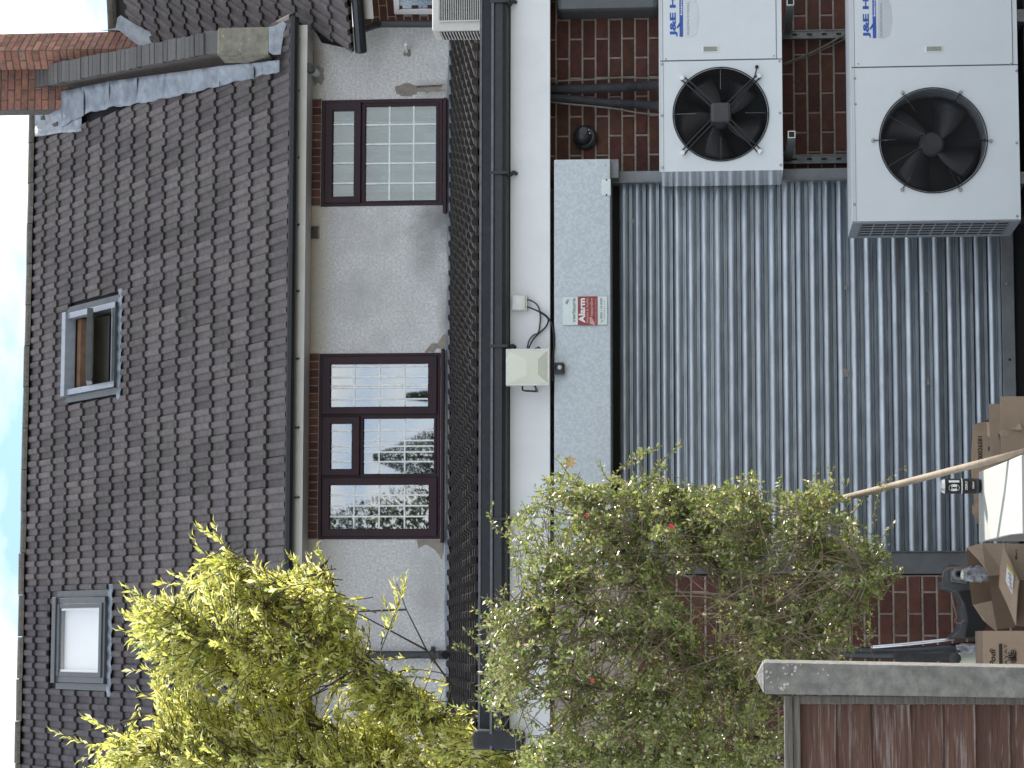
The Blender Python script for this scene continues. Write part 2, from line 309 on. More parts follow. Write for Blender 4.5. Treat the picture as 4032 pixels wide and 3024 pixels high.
# ================================================================== bricks and tiles, shared meshes
def brick_mesh(w,h,d,m,name='brick'):
    b=MB(); e=0.004
    vs=[(-w/2,d,-h/2),(w/2,d,-h/2),(w/2,d,h/2),(-w/2,d,h/2),(-w/2,0+e,-h/2),(w/2,e,-h/2),(w/2,e,h/2),(-w/2,e,h/2),
        (-w/2+e,0,-h/2+e),(w/2-e,0,-h/2+e),(w/2-e,0,h/2-e),(-w/2+e,0,h/2-e)]
    b.add(vs,[(0,1,5,4),(1,2,6,5),(2,3,7,6),(3,0,4,7),(4,5,9,8),(5,6,10,9),(6,7,11,10),(7,4,8,11),(8,9,10,11)])
    return b.mesh(name,m)
_bm={}
def bricks(parent, org, ux, x0,x1,z0,z1, mat, joint=0.0, keep=None, proud=0.007, lw=0.225, lh=0.075, phase=0, depth=0.03, header=False):
    """stretcher bond in plane org + ux*x + z ; outward normal = ux x z flipped towards camera"""
    ux=Vector(ux).normalized(); nrm=Vector((ux.y,-ux.x,0))
    n=0
    base=Matrix((( ux.x, -nrm.x, 0,0),(ux.y,-nrm.y,0,0),(0,0,1,0),(0,0,0,1)))
    r=int(math.floor(z0/lh)); 
    while r*lh < z1-1e-4:
        zc=(r+0.5)*lh; off=joint+(0.5*lw if (r+phase)%2 else 0.0)
        k=math.floor((x0-off)/lw)
        while off+k*lw < x1:
            a=max(off+k*lw,x0); b=min(off+(k+1)*lw,x1)
            if b-a>0.03:
                c=Vector(org)+ux*((a+b)/2)+Vector((0,0,zc))
                if keep is None or keep(*proj(c)):
                    w=round(b-a-0.011,3); key=(w,mat.name,lh)
                    if key not in _bm: _bm[key]=brick_mesh(w,lh-0.011,depth,mat)
                    j=Matrix.Translation(c+nrm*(proud+R.uniform(-0.002,0.002)))@base@Matrix.Rotation(R.uniform(-.008,.008),4,'Y')
                    put('brick',_bm[key],parent,j); n+=1
            k+=1
        r+=1
    return n
TW,TG=0.27,0.315
def tile_mesh(m, name='tile', ln=0.40, thick=0.034, w=TW):
    b=MB(); p=w/2; prof=[]
    for k in range(2):
        o=k*p
        prof+=[(o+0.001,0.0),(o+0.45*p,0.0),(o+0.50*p,0.020),(o+0.58*p,0.028),(o+0.86*p,0.029),(o+0.92*p,0.022),(o+0.96*p,0.001),(o+0.999*p,0.0)]
    n=len(prof)
    top=[(x,0.0,z+thick) for x,z in prof]; back=[(x,ln,z) for x,z in prof]; fr=[(x,0.016,z-0.004) for x,z in prof]
    top2=[(x,0.006,z+thick+0.002) for x,z in prof]
    b.add(fr+top+top2+back,[(i,i+1,n+i+1,n+i) for i in range(n-1)]+[(n+i,n+i+1,2*n+i+1,2*n+i) for i in range(n-1)]+[(2*n+i,2*n+i+1,3*n+i+1,3*n+i) for i in range(n-1)]
          +[(0,n,2*n,3*n),(n-1,2*n-1,3*n-1,4*n-1)])
    return b.mesh(name,m)
tileA=tile_mesh(m_tile)

def blob(parent, px,py,rx,ry,Y,mat,name='mortar_patch',seed=0,n=22,rough=0.25,th=0.004):
    rr=random.Random(seed); pts=[]
    for i in range(n):
        a=2*math.pi*i/n; k=1+rr.uniform(-rough,rough)
        pts.append(P(px+rx*k*math.cos(a),py+ry*k*math.sin(a),Y))
    b=MB(); b.poly(pts,(0,th,0)); return b.build(name,mat,parent)
def ppoly(parent,name,pts,Y,mat,th=0.004,bevel=0):
    b=MB(); b.poly([P(x,y,Y) for x,y in pts],(0,th,0)); return b.build(name,mat,parent,bevel=bevel)

# ================================================================== RENDERED HOUSE
YW=22.0
house=thing('house','rendered house with dark tiled roof, brown leaded windows and a brick chimney','house',(0,YW,0))
XR=P(1500,104,YW).x; XL=P(1500,3024,YW).x-2.6
zWt=P(1190,1512,YW).z
w1=rect(1265,391,1743,810,YW); w2=rect(1254,1391,1733,2123,YW)
wall=MB(); strips(wall,XL,XR,0.0,zWt+0.12,[w1,w2],lambda a,b:Vector((a,YW,b)),m_render)
for (a,b,c,d) in (w1,w2):      # reveals
    for q in (((a,c),(a,d)),((b,c),(b,d)),((a,c),(b,c)),((a,d),(b,d))):
        (xa,za),(xb,zb)=q; wall.add([(xa,YW,za),(xb,YW,zb),(xb,YW+0.2,zb),(xa,YW+0.2,za)],[(0,1,2,3)],m_render)
wall.add([(XR,YW,0),(XR,YW+6,0),(XR,YW+6,zWt),(XR,YW,zWt)],[(0,1,2,3)],m_render)
wall.add([(XL,YW,0),(XL,YW+6,0),(XL,YW+6,zWt),(XL,YW,zWt)],[(0,1,2,3)],m_render)
wallo=wall.build('wall',None,house,weld=True)
# soldier lintels
for (x0,y0,x1,y1) in ((1228,391,1263,810),(1217,1392,1252,2122)):
    a,b,c,d=rect(x0,y0,x1,y1,YW); l=MB(); l.box(a-0.005,b+0.005,YW-0.004,YW+0.02,c-0.006,d+0.006); lo=l.build('lintel',m_mortar,house)
    n=round((b-a)/0.075)
    for i in range(n):
        w=(b-a)/n; key=('s',round(w,3))
        if key not in _bm: _bm[key]=brick_mesh(w-0.010,d-c,0.02,m_lint)
        put('brick',_bm[key],lo,Matrix.Translation((a+w*(i+0.5),YW-0.009+R.uniform(-.002,.002),(c+d)/2))@Matrix.Rotation(R.uniform(-.02,.02),4,'Y'))

# windows
def pane(win,x0,y0,x1,y1,Y,hb,vb,glass,bar=6.0):
    a,b,c,d=rect(x0,y0,x1,y1,Y)
    g=MB(); g.box(a-.01,b+.01,Y,Y+0.006,c-.01,d+.01); g.build('pane',glass,win)
    t=bar/430/2
    for x in hb:
        z=P(x,(y0+y1)/2,Y).z; q=MB(); q.box(a,b,Y-0.006,Y-0.001,z-t,z+t); q.build('bar_and_ghost',m_bar,win)
    for y in vb:  # vb also takes ghost reflections of bars, built as solid white strips
        X=P((x0+x1)/2,y,Y).x; q=MB(); q.box(X-t,X+t,Y-0.009,Y-0.002,c,d); q.build('bar_and_ghost',m_bar,win)
def ring(name,win,o,i,Y0,Y1,mat,bevel=0.006):
    """rectangular frame between outer o and inner i picture rects, mitred"""
    A=rect(*o,Y0); B=rect(*i,Y0)
    oc=[(A[0],A[2]),(A[1],A[2]),(A[1],A[3]),(A[0],A[3])]; ic=[(B[0],B[2]),(B[1],B[2]),(B[1],B[3]),(B[0],B[3])]
    b=MB(); s=0.006
    vs=[(x,Y1,z) for x,z in oc]+[(x,Y0+s,z) for x,z in oc]
    cx,cz=(A[0]+A[1])/2,(A[2]+A[3])/2
    def inset(p,k): return (p[0]+(k if p[0]<cx else -k), p[1]+(k if p[1]<cz else -k))
    vs+=[(inset(p,s)[0],Y0,inset(p,s)[1]) for p in oc]+[(inset(p,-s)[0],Y0,inset(p,-s)[1]) for p in ic]+[(x,Y0+s,z) for x,z in ic]+[(x,Y1,z) for x,z in ic]
    fs=[(l*4+k,l*4+(k+1)%4,(l+1)*4+(k+1)%4,(l+1)*4+k) for l in range(5) for k in range(4)]
    b.add(vs,fs); return b.build(name,mat,win)
W1=thing('window',None,None,(0,YW,0)); W1.parent=house; W1.matrix_parent_inverse=house.matrix_basis.inverted(); W1['label']='right window of two lights with a net curtain'
ring('frame',W1,(1265,391,1743,810),(1280,406,1728,795),YW-0.012,YW+0.06,m_brown)
ring('sash',W1,(1278,402,1421,799),(1310,434,1393,773),YW-0.030,YW+0.03,m_brown)
ring('sash_bead',W1,(1421,402,1730,799),(1440,417,1716,789),YW-0.002,YW+0.05,m_brown)
pane(W1,1310,434,1393,773,YW+0.0,[],[491,567,643,722],m_glassf)
pane(W1,1440,417,1716,789,YW+0.02,[1534,1629],[491,567,643,722],m_glassf)
pbox_obj('sill',W1,1744,384,1757,836,YW-0.075,YW+0.02,m_brown,0.004)
cu=MB(); a,b,c,d=rect(1270,395,1740,806,YW); n=240
cv=[]; 
for i in range(n+1):
    x=a+(b-a)*i/n; ph=x/0.096*2*math.pi
    cv+= [(x,YW+0.15+0.035*abs(math.sin(ph/2))**.5+0.010*math.sin(ph*0.5+1),c),(x,YW+0.15+0.035*abs(math.sin(ph/2))**.5+0.010*math.sin(ph*0.5+1),d)]
cu.add(cv,[(2*i,2*i+2,2*i+3,2*i+1) for i in range(n)]); cu.build('net_curtain',m_net,W1,smooth=True)
for (q,w) in ((w1,W1),):
    pass
def backroom(win,q,depth=0.9):
    a,b,c,d=q; m=MB()
    m.add([(a,YW+.2,c),(b,YW+.2,c),(b,YW+.2,d),(a,YW+.2,d),(a-.2,YW+depth,c-.2),(b+.2,YW+depth,c-.2),(b+.2,YW+depth,d+.2),(a-.2,YW+depth,d+.2)],[(0,1,5,4),(1,2,6,5),(2,3,7,6),(3,0,4,7),(4,5,6,7)])
    m.build('room_recess',m_room,win)
backroom(W1,w1)
W2=thing('window',None,None,(0,YW,0)); W2.parent=house; W2.matrix_parent_inverse=house.matrix_basis.inverted(); W2['label']='wide left window of three bays reflecting conifers'
ring('frame',W2,(1254,1391,1733,2123),(1268,1404,1719,2110),YW-0.012,YW+0.06,m_brown)
pbox_obj('mullion',W2,1268,1626,1719,1645,YW-0.004,YW+0.06,m_brown)
pbox_obj('mullion',W2,1268,1867,1719,1884,YW-0.004,YW+0.06,m_brown)
pbox_obj('transom',W2,1410,1645,1428,1867,YW-0.004,YW+0.06,m_brown)
ring('sash',W2,(1266,1402,1721,1630),(1301,1432,1685,1601),YW-0.032,YW+0.03,m_brown)
ring('sash',W2,(1266,1880,1721,2112),(1298,1909,1687,2082),YW-0.032,YW+0.03,m_brown)
ring('sash',W2,(1266,1640,1416,1872),(1302,1668,1384,1846),YW-0.032,YW+0.03,m_brown)
ring('sash_bead',W2,(1420,1642,1719,1870),(1432,1648,1708,1865),YW-0.000,YW+0.05,m_brown)
pane(W2,1301,1432,1685,1601,YW,[1396,1495,1594],[1443,1485,1518,1527,1572],m_glass)  # all but one vertical here repeat ghost reflections in the glass
pane(W2,1302,1668,1384,1846,YW,[],[1698,1758,1778,1818],m_glass)
pane(W2,1432,1648,1708,1865,YW+.02,[1493,1594],[1695,1735,1757,1780,1818],m_glass)
pane(W2,1298,1909,1687,2082,YW,[1394,1493,1593],[1950,1992,2034],m_glass)  # outer verticals are faint ghost reflections made solid white
pbox_obj('sill',W2,1735,1372,1747,2137,YW-0.075,YW+0.02,m_brown,0.004)
backroom(W2,w2,1.5)
a,b,c,d=w2; bl=MB()
for i in range(9):
    x=a+(b-a)*(i+.5)/9; bl.box(x-.075,x+.075,YW+.24,YW+.245,c,d)
bl.build('vertical_blind',m_room,W2)

# eave: gutter, fascia, soffit
def hbar(name,parent,xc0,xc1,Y0,Y1,mat,ya=-60,yb=3100,bevel=0,ym=1512):
    a=P(1500,yb,Y0).x; b=P(1500,ya,Y0).x; zt=P(xc0,ym,Y0).z; zb=P(xc1,ym,Y0).z
    m=MB(); m.box(a,b,Y0,Y1,zb,zt); return m.build(name,mat,parent,bevel=bevel)
YE=21.66
fo=hbar('fascia_board',house,1163,1196,YE,YE+0.02,m_cream,ya=92,yb=3500)
so_=MB(); zs=P(1196,1512,YE).z; so_.box(P(1500,3500,YE).x,P(1500,92,YE).x,YE+0.021,YW-0.001,zs+0.004,zs+0.012); so_.build('soffit',m_cream,house)
gz=P(1149,1512,YE-0.06).z; gx0=P(1500,3500,YE).x; gx1=P(1150,78,YE).x
g=MB(); pr=[(-0.058,0.012),(-0.062,0.0),(-0.058,-0.03),(-0.035,-0.055),(0,-0.06),(0.035,-0.055),(0.055,-0.03),(0.058,0.0),(0.052,0.0),(0.03,-0.045),(-0.03,-0.045),(-0.052,0.005)]
vs=[(x,YE-0.062+py_,gz+pz+0.028) for x in (gx0,gx1) for py_,pz in pr]; n=len(pr)
g.add(vs,[(i,(i+1)%n,n+(i+1)%n,n+i) for i in range(n)]+[tuple(range(n)),tuple(range(n,2*n))]); gut=g.build('gutter',m_black,house)
for y in (157,358,621,885,1147,1413,1684,1959,2230,2500,2760):
    b=P(1172,y,YE-0.01); q=MB(); q.tube([(b.x,YE-0.02,b.z+0.03),(b.x,YE-0.02,b.z-0.005),(b.x+0.004,YE-0.005,b.z-0.012)],0.009,6); q.build('bracket',m_black,gut)

# vent, flue, small pipe, stains, patches
v=pbox_obj('air_vent',house,1203,889,1257,941,YW-0.012,YW+0.01,m_patch,0.003)
for i in range(8): pbox_obj('louvre',v,1209,893+i*5.8,1251,896.5+i*5.8,YW-0.020,YW-0.011,m_mortard)
f=MB(); c0=P(1246,290,YW); c1=P(1216,266,YW-0.30); f.tube([c0,c0.lerp(c1,.70)],0.038,16,m_upvcw); f.tube([c0.lerp(c1,.68),c1],0.042,16,m_black); f.lathe([(0.044,0),(0.044,0.012),(0.02,0.018)],Matrix.Translation(c1)@(c1-c0).to_track_quat('Z','Y').to_matrix().to_4x4(),16,m_black); f.build('flue_pipe',None,house)
blob(house,1252,298,27,38,YW-0.003,m_stain,seed=3,name='mortar_patch')
f=MB(); c0=P(1602,203,YW); f.tube([c0,P(1597,176,YW-0.16)],0.014,10); f.build('overflow_pipe',m_upvcw,house)
blob(house,1603,208,15,14,YW-0.003,m_patchd,seed=5)
blob(house,1600,355,48,26,YW-0.003,m_patchd,seed=7,rough=0.12)
blob(house,1690,352,60,12,YW-0.002,m_patch,seed=8,rough=0.3)
ppoly(house,'conduit_stain',[(1640,338),(1742,333),(1742,339),(1640,345)],YW-0.006,m_mortard)
ppoly(house,'mortar_patch',[(1672,1385),(1686,1368),(1700,1352),(1722,1352),(1735,1334),(1744,1318),(1760,1312),(1768,1330),(1773,1352),(1765,1372),(1745,1368),(1732,1374),(1718,1370),(1708,1388),(1690,1384),(1680,1390)],YW-0.004,m_patch)
ppoly(house,'mortar_patch',[(1640,2126),(1745,2126),(1746,2175),(1738,2205),(1727,2182),(1706,2160),(1680,2144),(1662,2150),(1648,2160)],YW-0.004,m_patch)
# black soil pipe
sp=MB(); sx=P(1600,2578,YW-0.07).x; z0=P(1758,2578,YW-.07).z; sp.tube([(sx,YW-.07,z0),(sx,YW-.07,P(1150,2578,YW-.07).z)],0.034,14)
zc=P(1702,2578,YW-.07).z
sp.tube([(sx,YW-.07,zc-.02),(sx,YW-.07,zc+.02)],0.044,14); sp.tube([(sx,YW-.07,z0),(sx,YW-.07,z0+.07)],0.041,14); sp.tube([(sx,YW-.07,z0+.04),(sx,YW-.16,z0-0.0)],0.038,14)
sp.box(sx-.075,sx+.075,YW-.05,YW,zc-.014,zc+.014); sp.build('soil_pipe',m_black,house,bevel=0.002)

# ---- roof plane
PR=rad(40.5); ze=P(1140,1512,YE-0.03).z
E0=Vector((0,YE-0.03,ze)); RU=Vector((0,math.cos(PR),math.sin(PR))); RN=Vector((0,-math.sin(PR),math.cos(PR)))
def RP(px,py,off=0.0):
    d=ray(px,py); o=E0+RN*off; k=(o-CAM).dot(RN)/d.dot(RN); return CAM+d*k
def st(v): return v.x, (Vector(v)-E0).dot(RU)
def RQ(s,t,off=0.0): return E0+Vector((s,0,0))+RU*t+RN*off
tr=st(RP(118,1512))[1]                                   # ridge
TGm=tr/16.0
roof=MB(); V1=[RP(280,1222),RP(491,1174),RP(484,1562),RP(277,1557)]; V2=[RP(243,2342),RP(454,2330),RP(443,2722),RP(236,2689)]
def strect(V):
    s=[st(v)[0] for v in V]; t=[st(v)[1] for v in V]; s.sort(); t.sort(); return ((s[0]+s[1])/2,(s[2]+s[3])/2,(t[0]+t[1])/2,(t[2]+t[3])/2)
R1=strect(V1); R2=strect(V2)
sRt=st(RP(155,520))[0]; sRb=st(RP(1120,262))[0]
sL=st(RP(700,3024))[0]-2.8
strips(roof,sL,min(sRt,sRb),0.0,tr,[(R1[0]+.03,R1[1]-.03,R1[2]+.03,R1[3]-.03)],lambda a,b:RQ(a,b,-0.012))
roof.add([RQ(min(sRt,sRb),0,-.012),RQ(XR-.02,0,-.012),RQ(XR-.02,.5,-.012),RQ(sRb+.12,.7,-.012),RQ(sRt+.4,tr,-.012),RQ(min(sRt,sRb),tr,-.012)],[(0,1,2,3,4,5)])
roof.add([RQ(sL,tr,-.012),RQ(sRt+.3,tr,-.012),RQ(sRt+.3,tr,-.012)+Vector((0,3.6,-3)),RQ(sL,tr,-.012)+Vector((0,3.6,-3))],[(0,1,2,3)])
roofo=roof.build('roof',m_under,house,weld=True)
RM=Matrix(((1,RU.x,RN.x,0),(0,RU.y,RN.y,0),(0,RU.z,RN.z,0),(0,0,0,1)))
tiles=[]
ns=int((max(sRt,sRb)-sL)/TW)+2
for r in range(16):
    t=r*TGm-0.035*(r==0)
    for k in range(ns):
        s=sL+k*TW
        lim=sRb+(sRt-sRb)*t/tr
        if s+TW*0.18>lim and not (r==0 and s+TW<XR+.05): continue
        sc,tc_=s+TW/2,t+TGm/2
        hit=False
        for q in (R1,R2):
            if q[0]+0.05<sc<q[1]-0.05 and t>q[2]-0.06 and tc_<q[3]+0.05: hit=True
        if hit: continue
        tiles.append((s,t))
lim300=sorted(tiles,key=lambda q:(0 if proj(RQ(q[0]+TW/2,q[1]))[1]<2350 else 1, q[1]))
near=lim300[:300]; rest=lim300[300:]
tw=TW
def cut_for(s,t):
    for q in (R1,R2):
        if q[0]-TW<s<q[1] and t<q[2]<t+0.40 and q[2]-t>.05: return q[2]-t-.01
    return None
def cutmesh(me0,yc):
    me=me0.copy(); bmm=bmesh.new(); bmm.from_mesh(me); bmesh.ops.bisect_plane(bmm,geom=bmm.verts[:]+bmm.edges[:]+bmm.faces[:],plane_co=(0,yc,0),plane_no=(0,1,0),clear_outer=True); bmm.to_mesh(me); bmm.free(); me.name='cut_tile'; return me
_ct={}
for s,t in near:
    yc=cut_for(s,t)
    if yc is not None:
        yc=round(yc,3)
        if yc not in _ct: _ct[yc]=cutmesh(tileA,yc)
        put('tile',_ct[yc],roofo,Matrix.Translation(RQ(s,t,0))@RM); continue
    put('tile',tileA,roofo,Matrix.Translation(RQ(s+R.uniform(-.003,.003),t+R.uniform(-.006,.006),R.uniform(0,.003)))@RM@Matrix.Rotation(R.uniform(-.004,.004),4,'Z'))
def join_tiles(name,parent,lst,mat,src=tileA):
    b=MB(); V=[v.co.copy() for v in src.vertices]; F=[tuple(p.vertices) for p in src.polygons]
    for Mx in lst: b.add([Mx@v for v in V],F)
    return tag(b.build(name,mat,parent),kind='stuff')
m_tile2 = M('concrete roof tile joined', (0.098,0.086,0.092),(0.062,0.056,0.062), scale=5, rough=0.88, bump=0.25, bscale=150, c3=(0.16,0.155,0.14), s3=26, f3=(0.62,0.72))
join_tiles('tiles_beyond',roofo,[Matrix.Translation(RQ(s+R.uniform(-.003,.003),t+R.uniform(-.006,.006),R.uniform(0,.003)))@RM for s,t in rest],m_tile2)
# ridge tiles
rl=0.45; k=0; s=sL
rme=MB(); n=9; vs=[]
for e in (0,1):
    for i in range(n):
        a=math.pi*i/(n-1); vs.append((e*(rl-0.008),-0.13*math.cos(a),0.095*math.sin(a)))
rme.add(vs,[(i,i+1,n+i+1,n+i) for i in range(n-1)]+[tuple(range(n)),tuple(range(n,2*n))]); rme=rme.mesh('ridge_tile',m_ridge,smooth=False)
rtop=RQ(0,tr,0.0)
while s<sRt+0.1:
    put('ridge_tile',rme,roofo,Matrix.Translation((s,rtop.y+0.02+R.uniform(-.006,.006),rtop.z-0.02+R.uniform(-.006,.008)))@Matrix.Rotation(R.uniform(-.012,.012),4,'Y')); s+=rl
mo=MB(); mo.box(sL,sRt+.1,rtop.y-0.13,rtop.y+0.05,rtop.z-0.12,rtop.z-0.0); 
# lead flashing along the right verge, in lapped sheets
verge=[(1101,282,236),(1000,306,248),(865,340,260),(760,365,275),(650,388,290),(540,410,305),(430,425,320),(330,452,342),(247,500,360)]
for i in range(len(verge)-1):
    (xa,ya,ha),(xb,yb_,hb)=verge[i],verge[i+1]
    m=MB(); nu,nv=9,5; vs=[]
    for iu in range(nu+1):
        for iv in range(nv+1):
            u=iu/nu; v=iv/nv; x=xa+(xb-xa)*u*1.06; yl=ya+(yb_-ya)*u; yh=ha+(hb-ha)*u
            wob=3*math.sin(u*7+i)+2*math.sin(u*17+i*2)
            lift=0.078+0.009*math.sin(u*11+i+v*3)+ (0.05*v*v)+0.004*(i%2)
            vs.append(RP(x,(yl+wob)*(1-v)+yh*v,lift))
    m.add(vs,[(a*(nv+1)+b,(a+1)*(nv+1)+b,(a+1)*(nv+1)+b+1,a*(nv+1)+b+1) for a in range(nu) for b in range(nv)])
    o=m.build('lead_sheet',m_lead,roofo,smooth=True); md=o.modifiers.new('th','SOLIDIFY'); md.thickness=0.004
m=MB(); nu,nv=12,8; vs=[]                               # sheet at the chimney foot
for iu in range(nu+1):
    for iv in range(nv+1):
        u=iu/nu; v=iv/nv; x=138+(322-138)*u; yl=(537-22*u)+2*math.sin(u*9); yh=430-15*u
        vs.append(RP(x,yl*(1-v)+yh*v,0.065+0.012*math.sin(u*9+v*4)+0.01*math.sin(v*8+u*3)))
m.add(vs,[(a*(nv+1)+b,(a+1)*(nv+1)+b,(a+1)*(nv+1)+b+1,a*(nv+1)+b+1) for a in range(nu) for b in range(nv)])
o=m.build('lead_sheet',m_leadw,roofo,smooth=True); md=o.modifiers.new('th','SOLIDIFY'); md.thickness=0.004
# parapet with coping slips
co=0.30
par=MB(); A=RP(800,214,co);B=RP(127,347,co);A2=RP(800,130,co);B2=RP(127,266,co)
pl=[A+RN*-0.04,B+RN*-0.04,B2+RN*-0.04,A2+RN*-0.04]
pl=[p+RN*0.0 for p in pl]; b4=[A-RN*.7+Vector((0.02,0,0)),B-RN*.7+Vector((0.02,0,0)),B2-RN*.7,A2-RN*.7]; pl[0]+=Vector((.03,0,0)); pl[1]+=Vector((.03,0,0))
par.add(pl+b4,[(0,1,2,3),(0,4,5,1),(1,5,6,2),(2,6,7,3),(3,7,4,0),(4,5,6,7)]); paro=par.build('parapet',m_mortard,house)
n=42
for i in range(n):
    u0,u1=i/n,(i+0.9)/n; a,b,c,d=A.lerp(B,u0),A.lerp(B,u1),A2.lerp(B2,u1),A2.lerp(B2,u0)
    j=Vector((R.uniform(-.006,.006),0,0)); q=MB(); h=RN*R.uniform(-.004,.006)
    q.add([x+j+h for x in (a,b,c,d)]+[x+j-RN*.045 for x in (a,b,c,d)],[(0,1,2,3),(0,4,5,1),(1,5,6,2),(2,6,7,3),(3,7,4,0),(4,5,6,7)]); q.build('coping_slip',m_cope,paro)
q=MB(); q.add([RP(803,214,co-.02),RP(858,210,co-.05),RP(858,120,co-.05),RP(803,122,co-.02)]+[RP(803,214,co-.02)-RN*.25,RP(858,210,co-.05)-RN*.25,RP(858,120,co-.05)-RN*.25,RP(803,122,co-.02)-RN*.25],[(0,1,2,3),(0,4,5,1),(1,5,6,2),(2,6,7,3),(3,7,4,0),(4,5,6,7)]); q.build('end_brick',m_cope,paro)
q=MB(); a,b,c,d=rect(857,108,1058,214,YE+0.02); q.box(a,b,YE+0.02,YE+0.35,c,d); q.build('kneeler_stone',m_stone,paro,bevel=0.008)
ppoly(paro,'lead_sheet',[(1058,205),(1075,215),(1105,214),(1112,160),(1122,110),(1135,85),(1146,62),(1128,72),(1106,90),(1075,104),(1058,106)],YE+0.0,m_leadw,0.01)
# chimney: square stack and a turned stack beside it
Yc=RP(262,370).y-0.05
a,b,c,d=rect(-260,255,262,436,Yc); chim=MB(); chim.box(a,b,Yc,Yc+0.24,c,d); 
AN=rad(38); tR=Vector((math.sin(AN),math.cos(AN),0)); tLt=Vector((-math.cos(AN),math.sin(AN),0))
K0=P(300,196,Yc-0.42); zt=P(-300,196,K0.y).z; zb=P(560,196,K0.y).z
q0=Vector((K0.x,K0.y,0)); q1=q0+tR*0.45; q2=q0+tR*0.45+tLt*0.21; q3=q0+tLt*0.21
chim.add([Vector((q.x,q.y,zb)) for q in (q0,q1,q2,q3)]+[Vector((q.x,q.y,zt)) for q in (q0,q1,q2,q3)],[(0,1,2,3),(4,5,6,7),(0,1,5,4),(1,2,6,5),(2,3,7,6),(3,0,4,7)])
chimo=chim.build('chimney',m_mortard,house)
kc=lambda x,y: x>-90
bricks(chimo,(0,Yc,0),(1,0,0),a,b,c,d,m_brickc,joint=a,keep=kc,lw=0.225)
bricks(chimo,(q0.x,q0.y,0),tR,0.0,0.45,zb,zt,m_brickc,keep=kc,lw=0.225,phase=1,proud=0.006)
bricks(chimo,(q0.x,q0.y,0),-tLt,-0.22,0.0,zb,zt,m_brickc,keep=kc,lw=0.225,proud=0.006)
# flashing between turned stack and neighbour roof
for i,(pts) in enumerate([[(395,122),(440,118),(470,120),(520,160),(560,190),(600,172),(655,168),(600,130),(530,95),(475,60),(462,70),(455,110)]]):
    m=MB(); 
    m.poly([P(x,y,K0.y-0.22) for x,y in pts],(0,0.01,0)); m.build('lead_sheet',m_leadw,chimo)

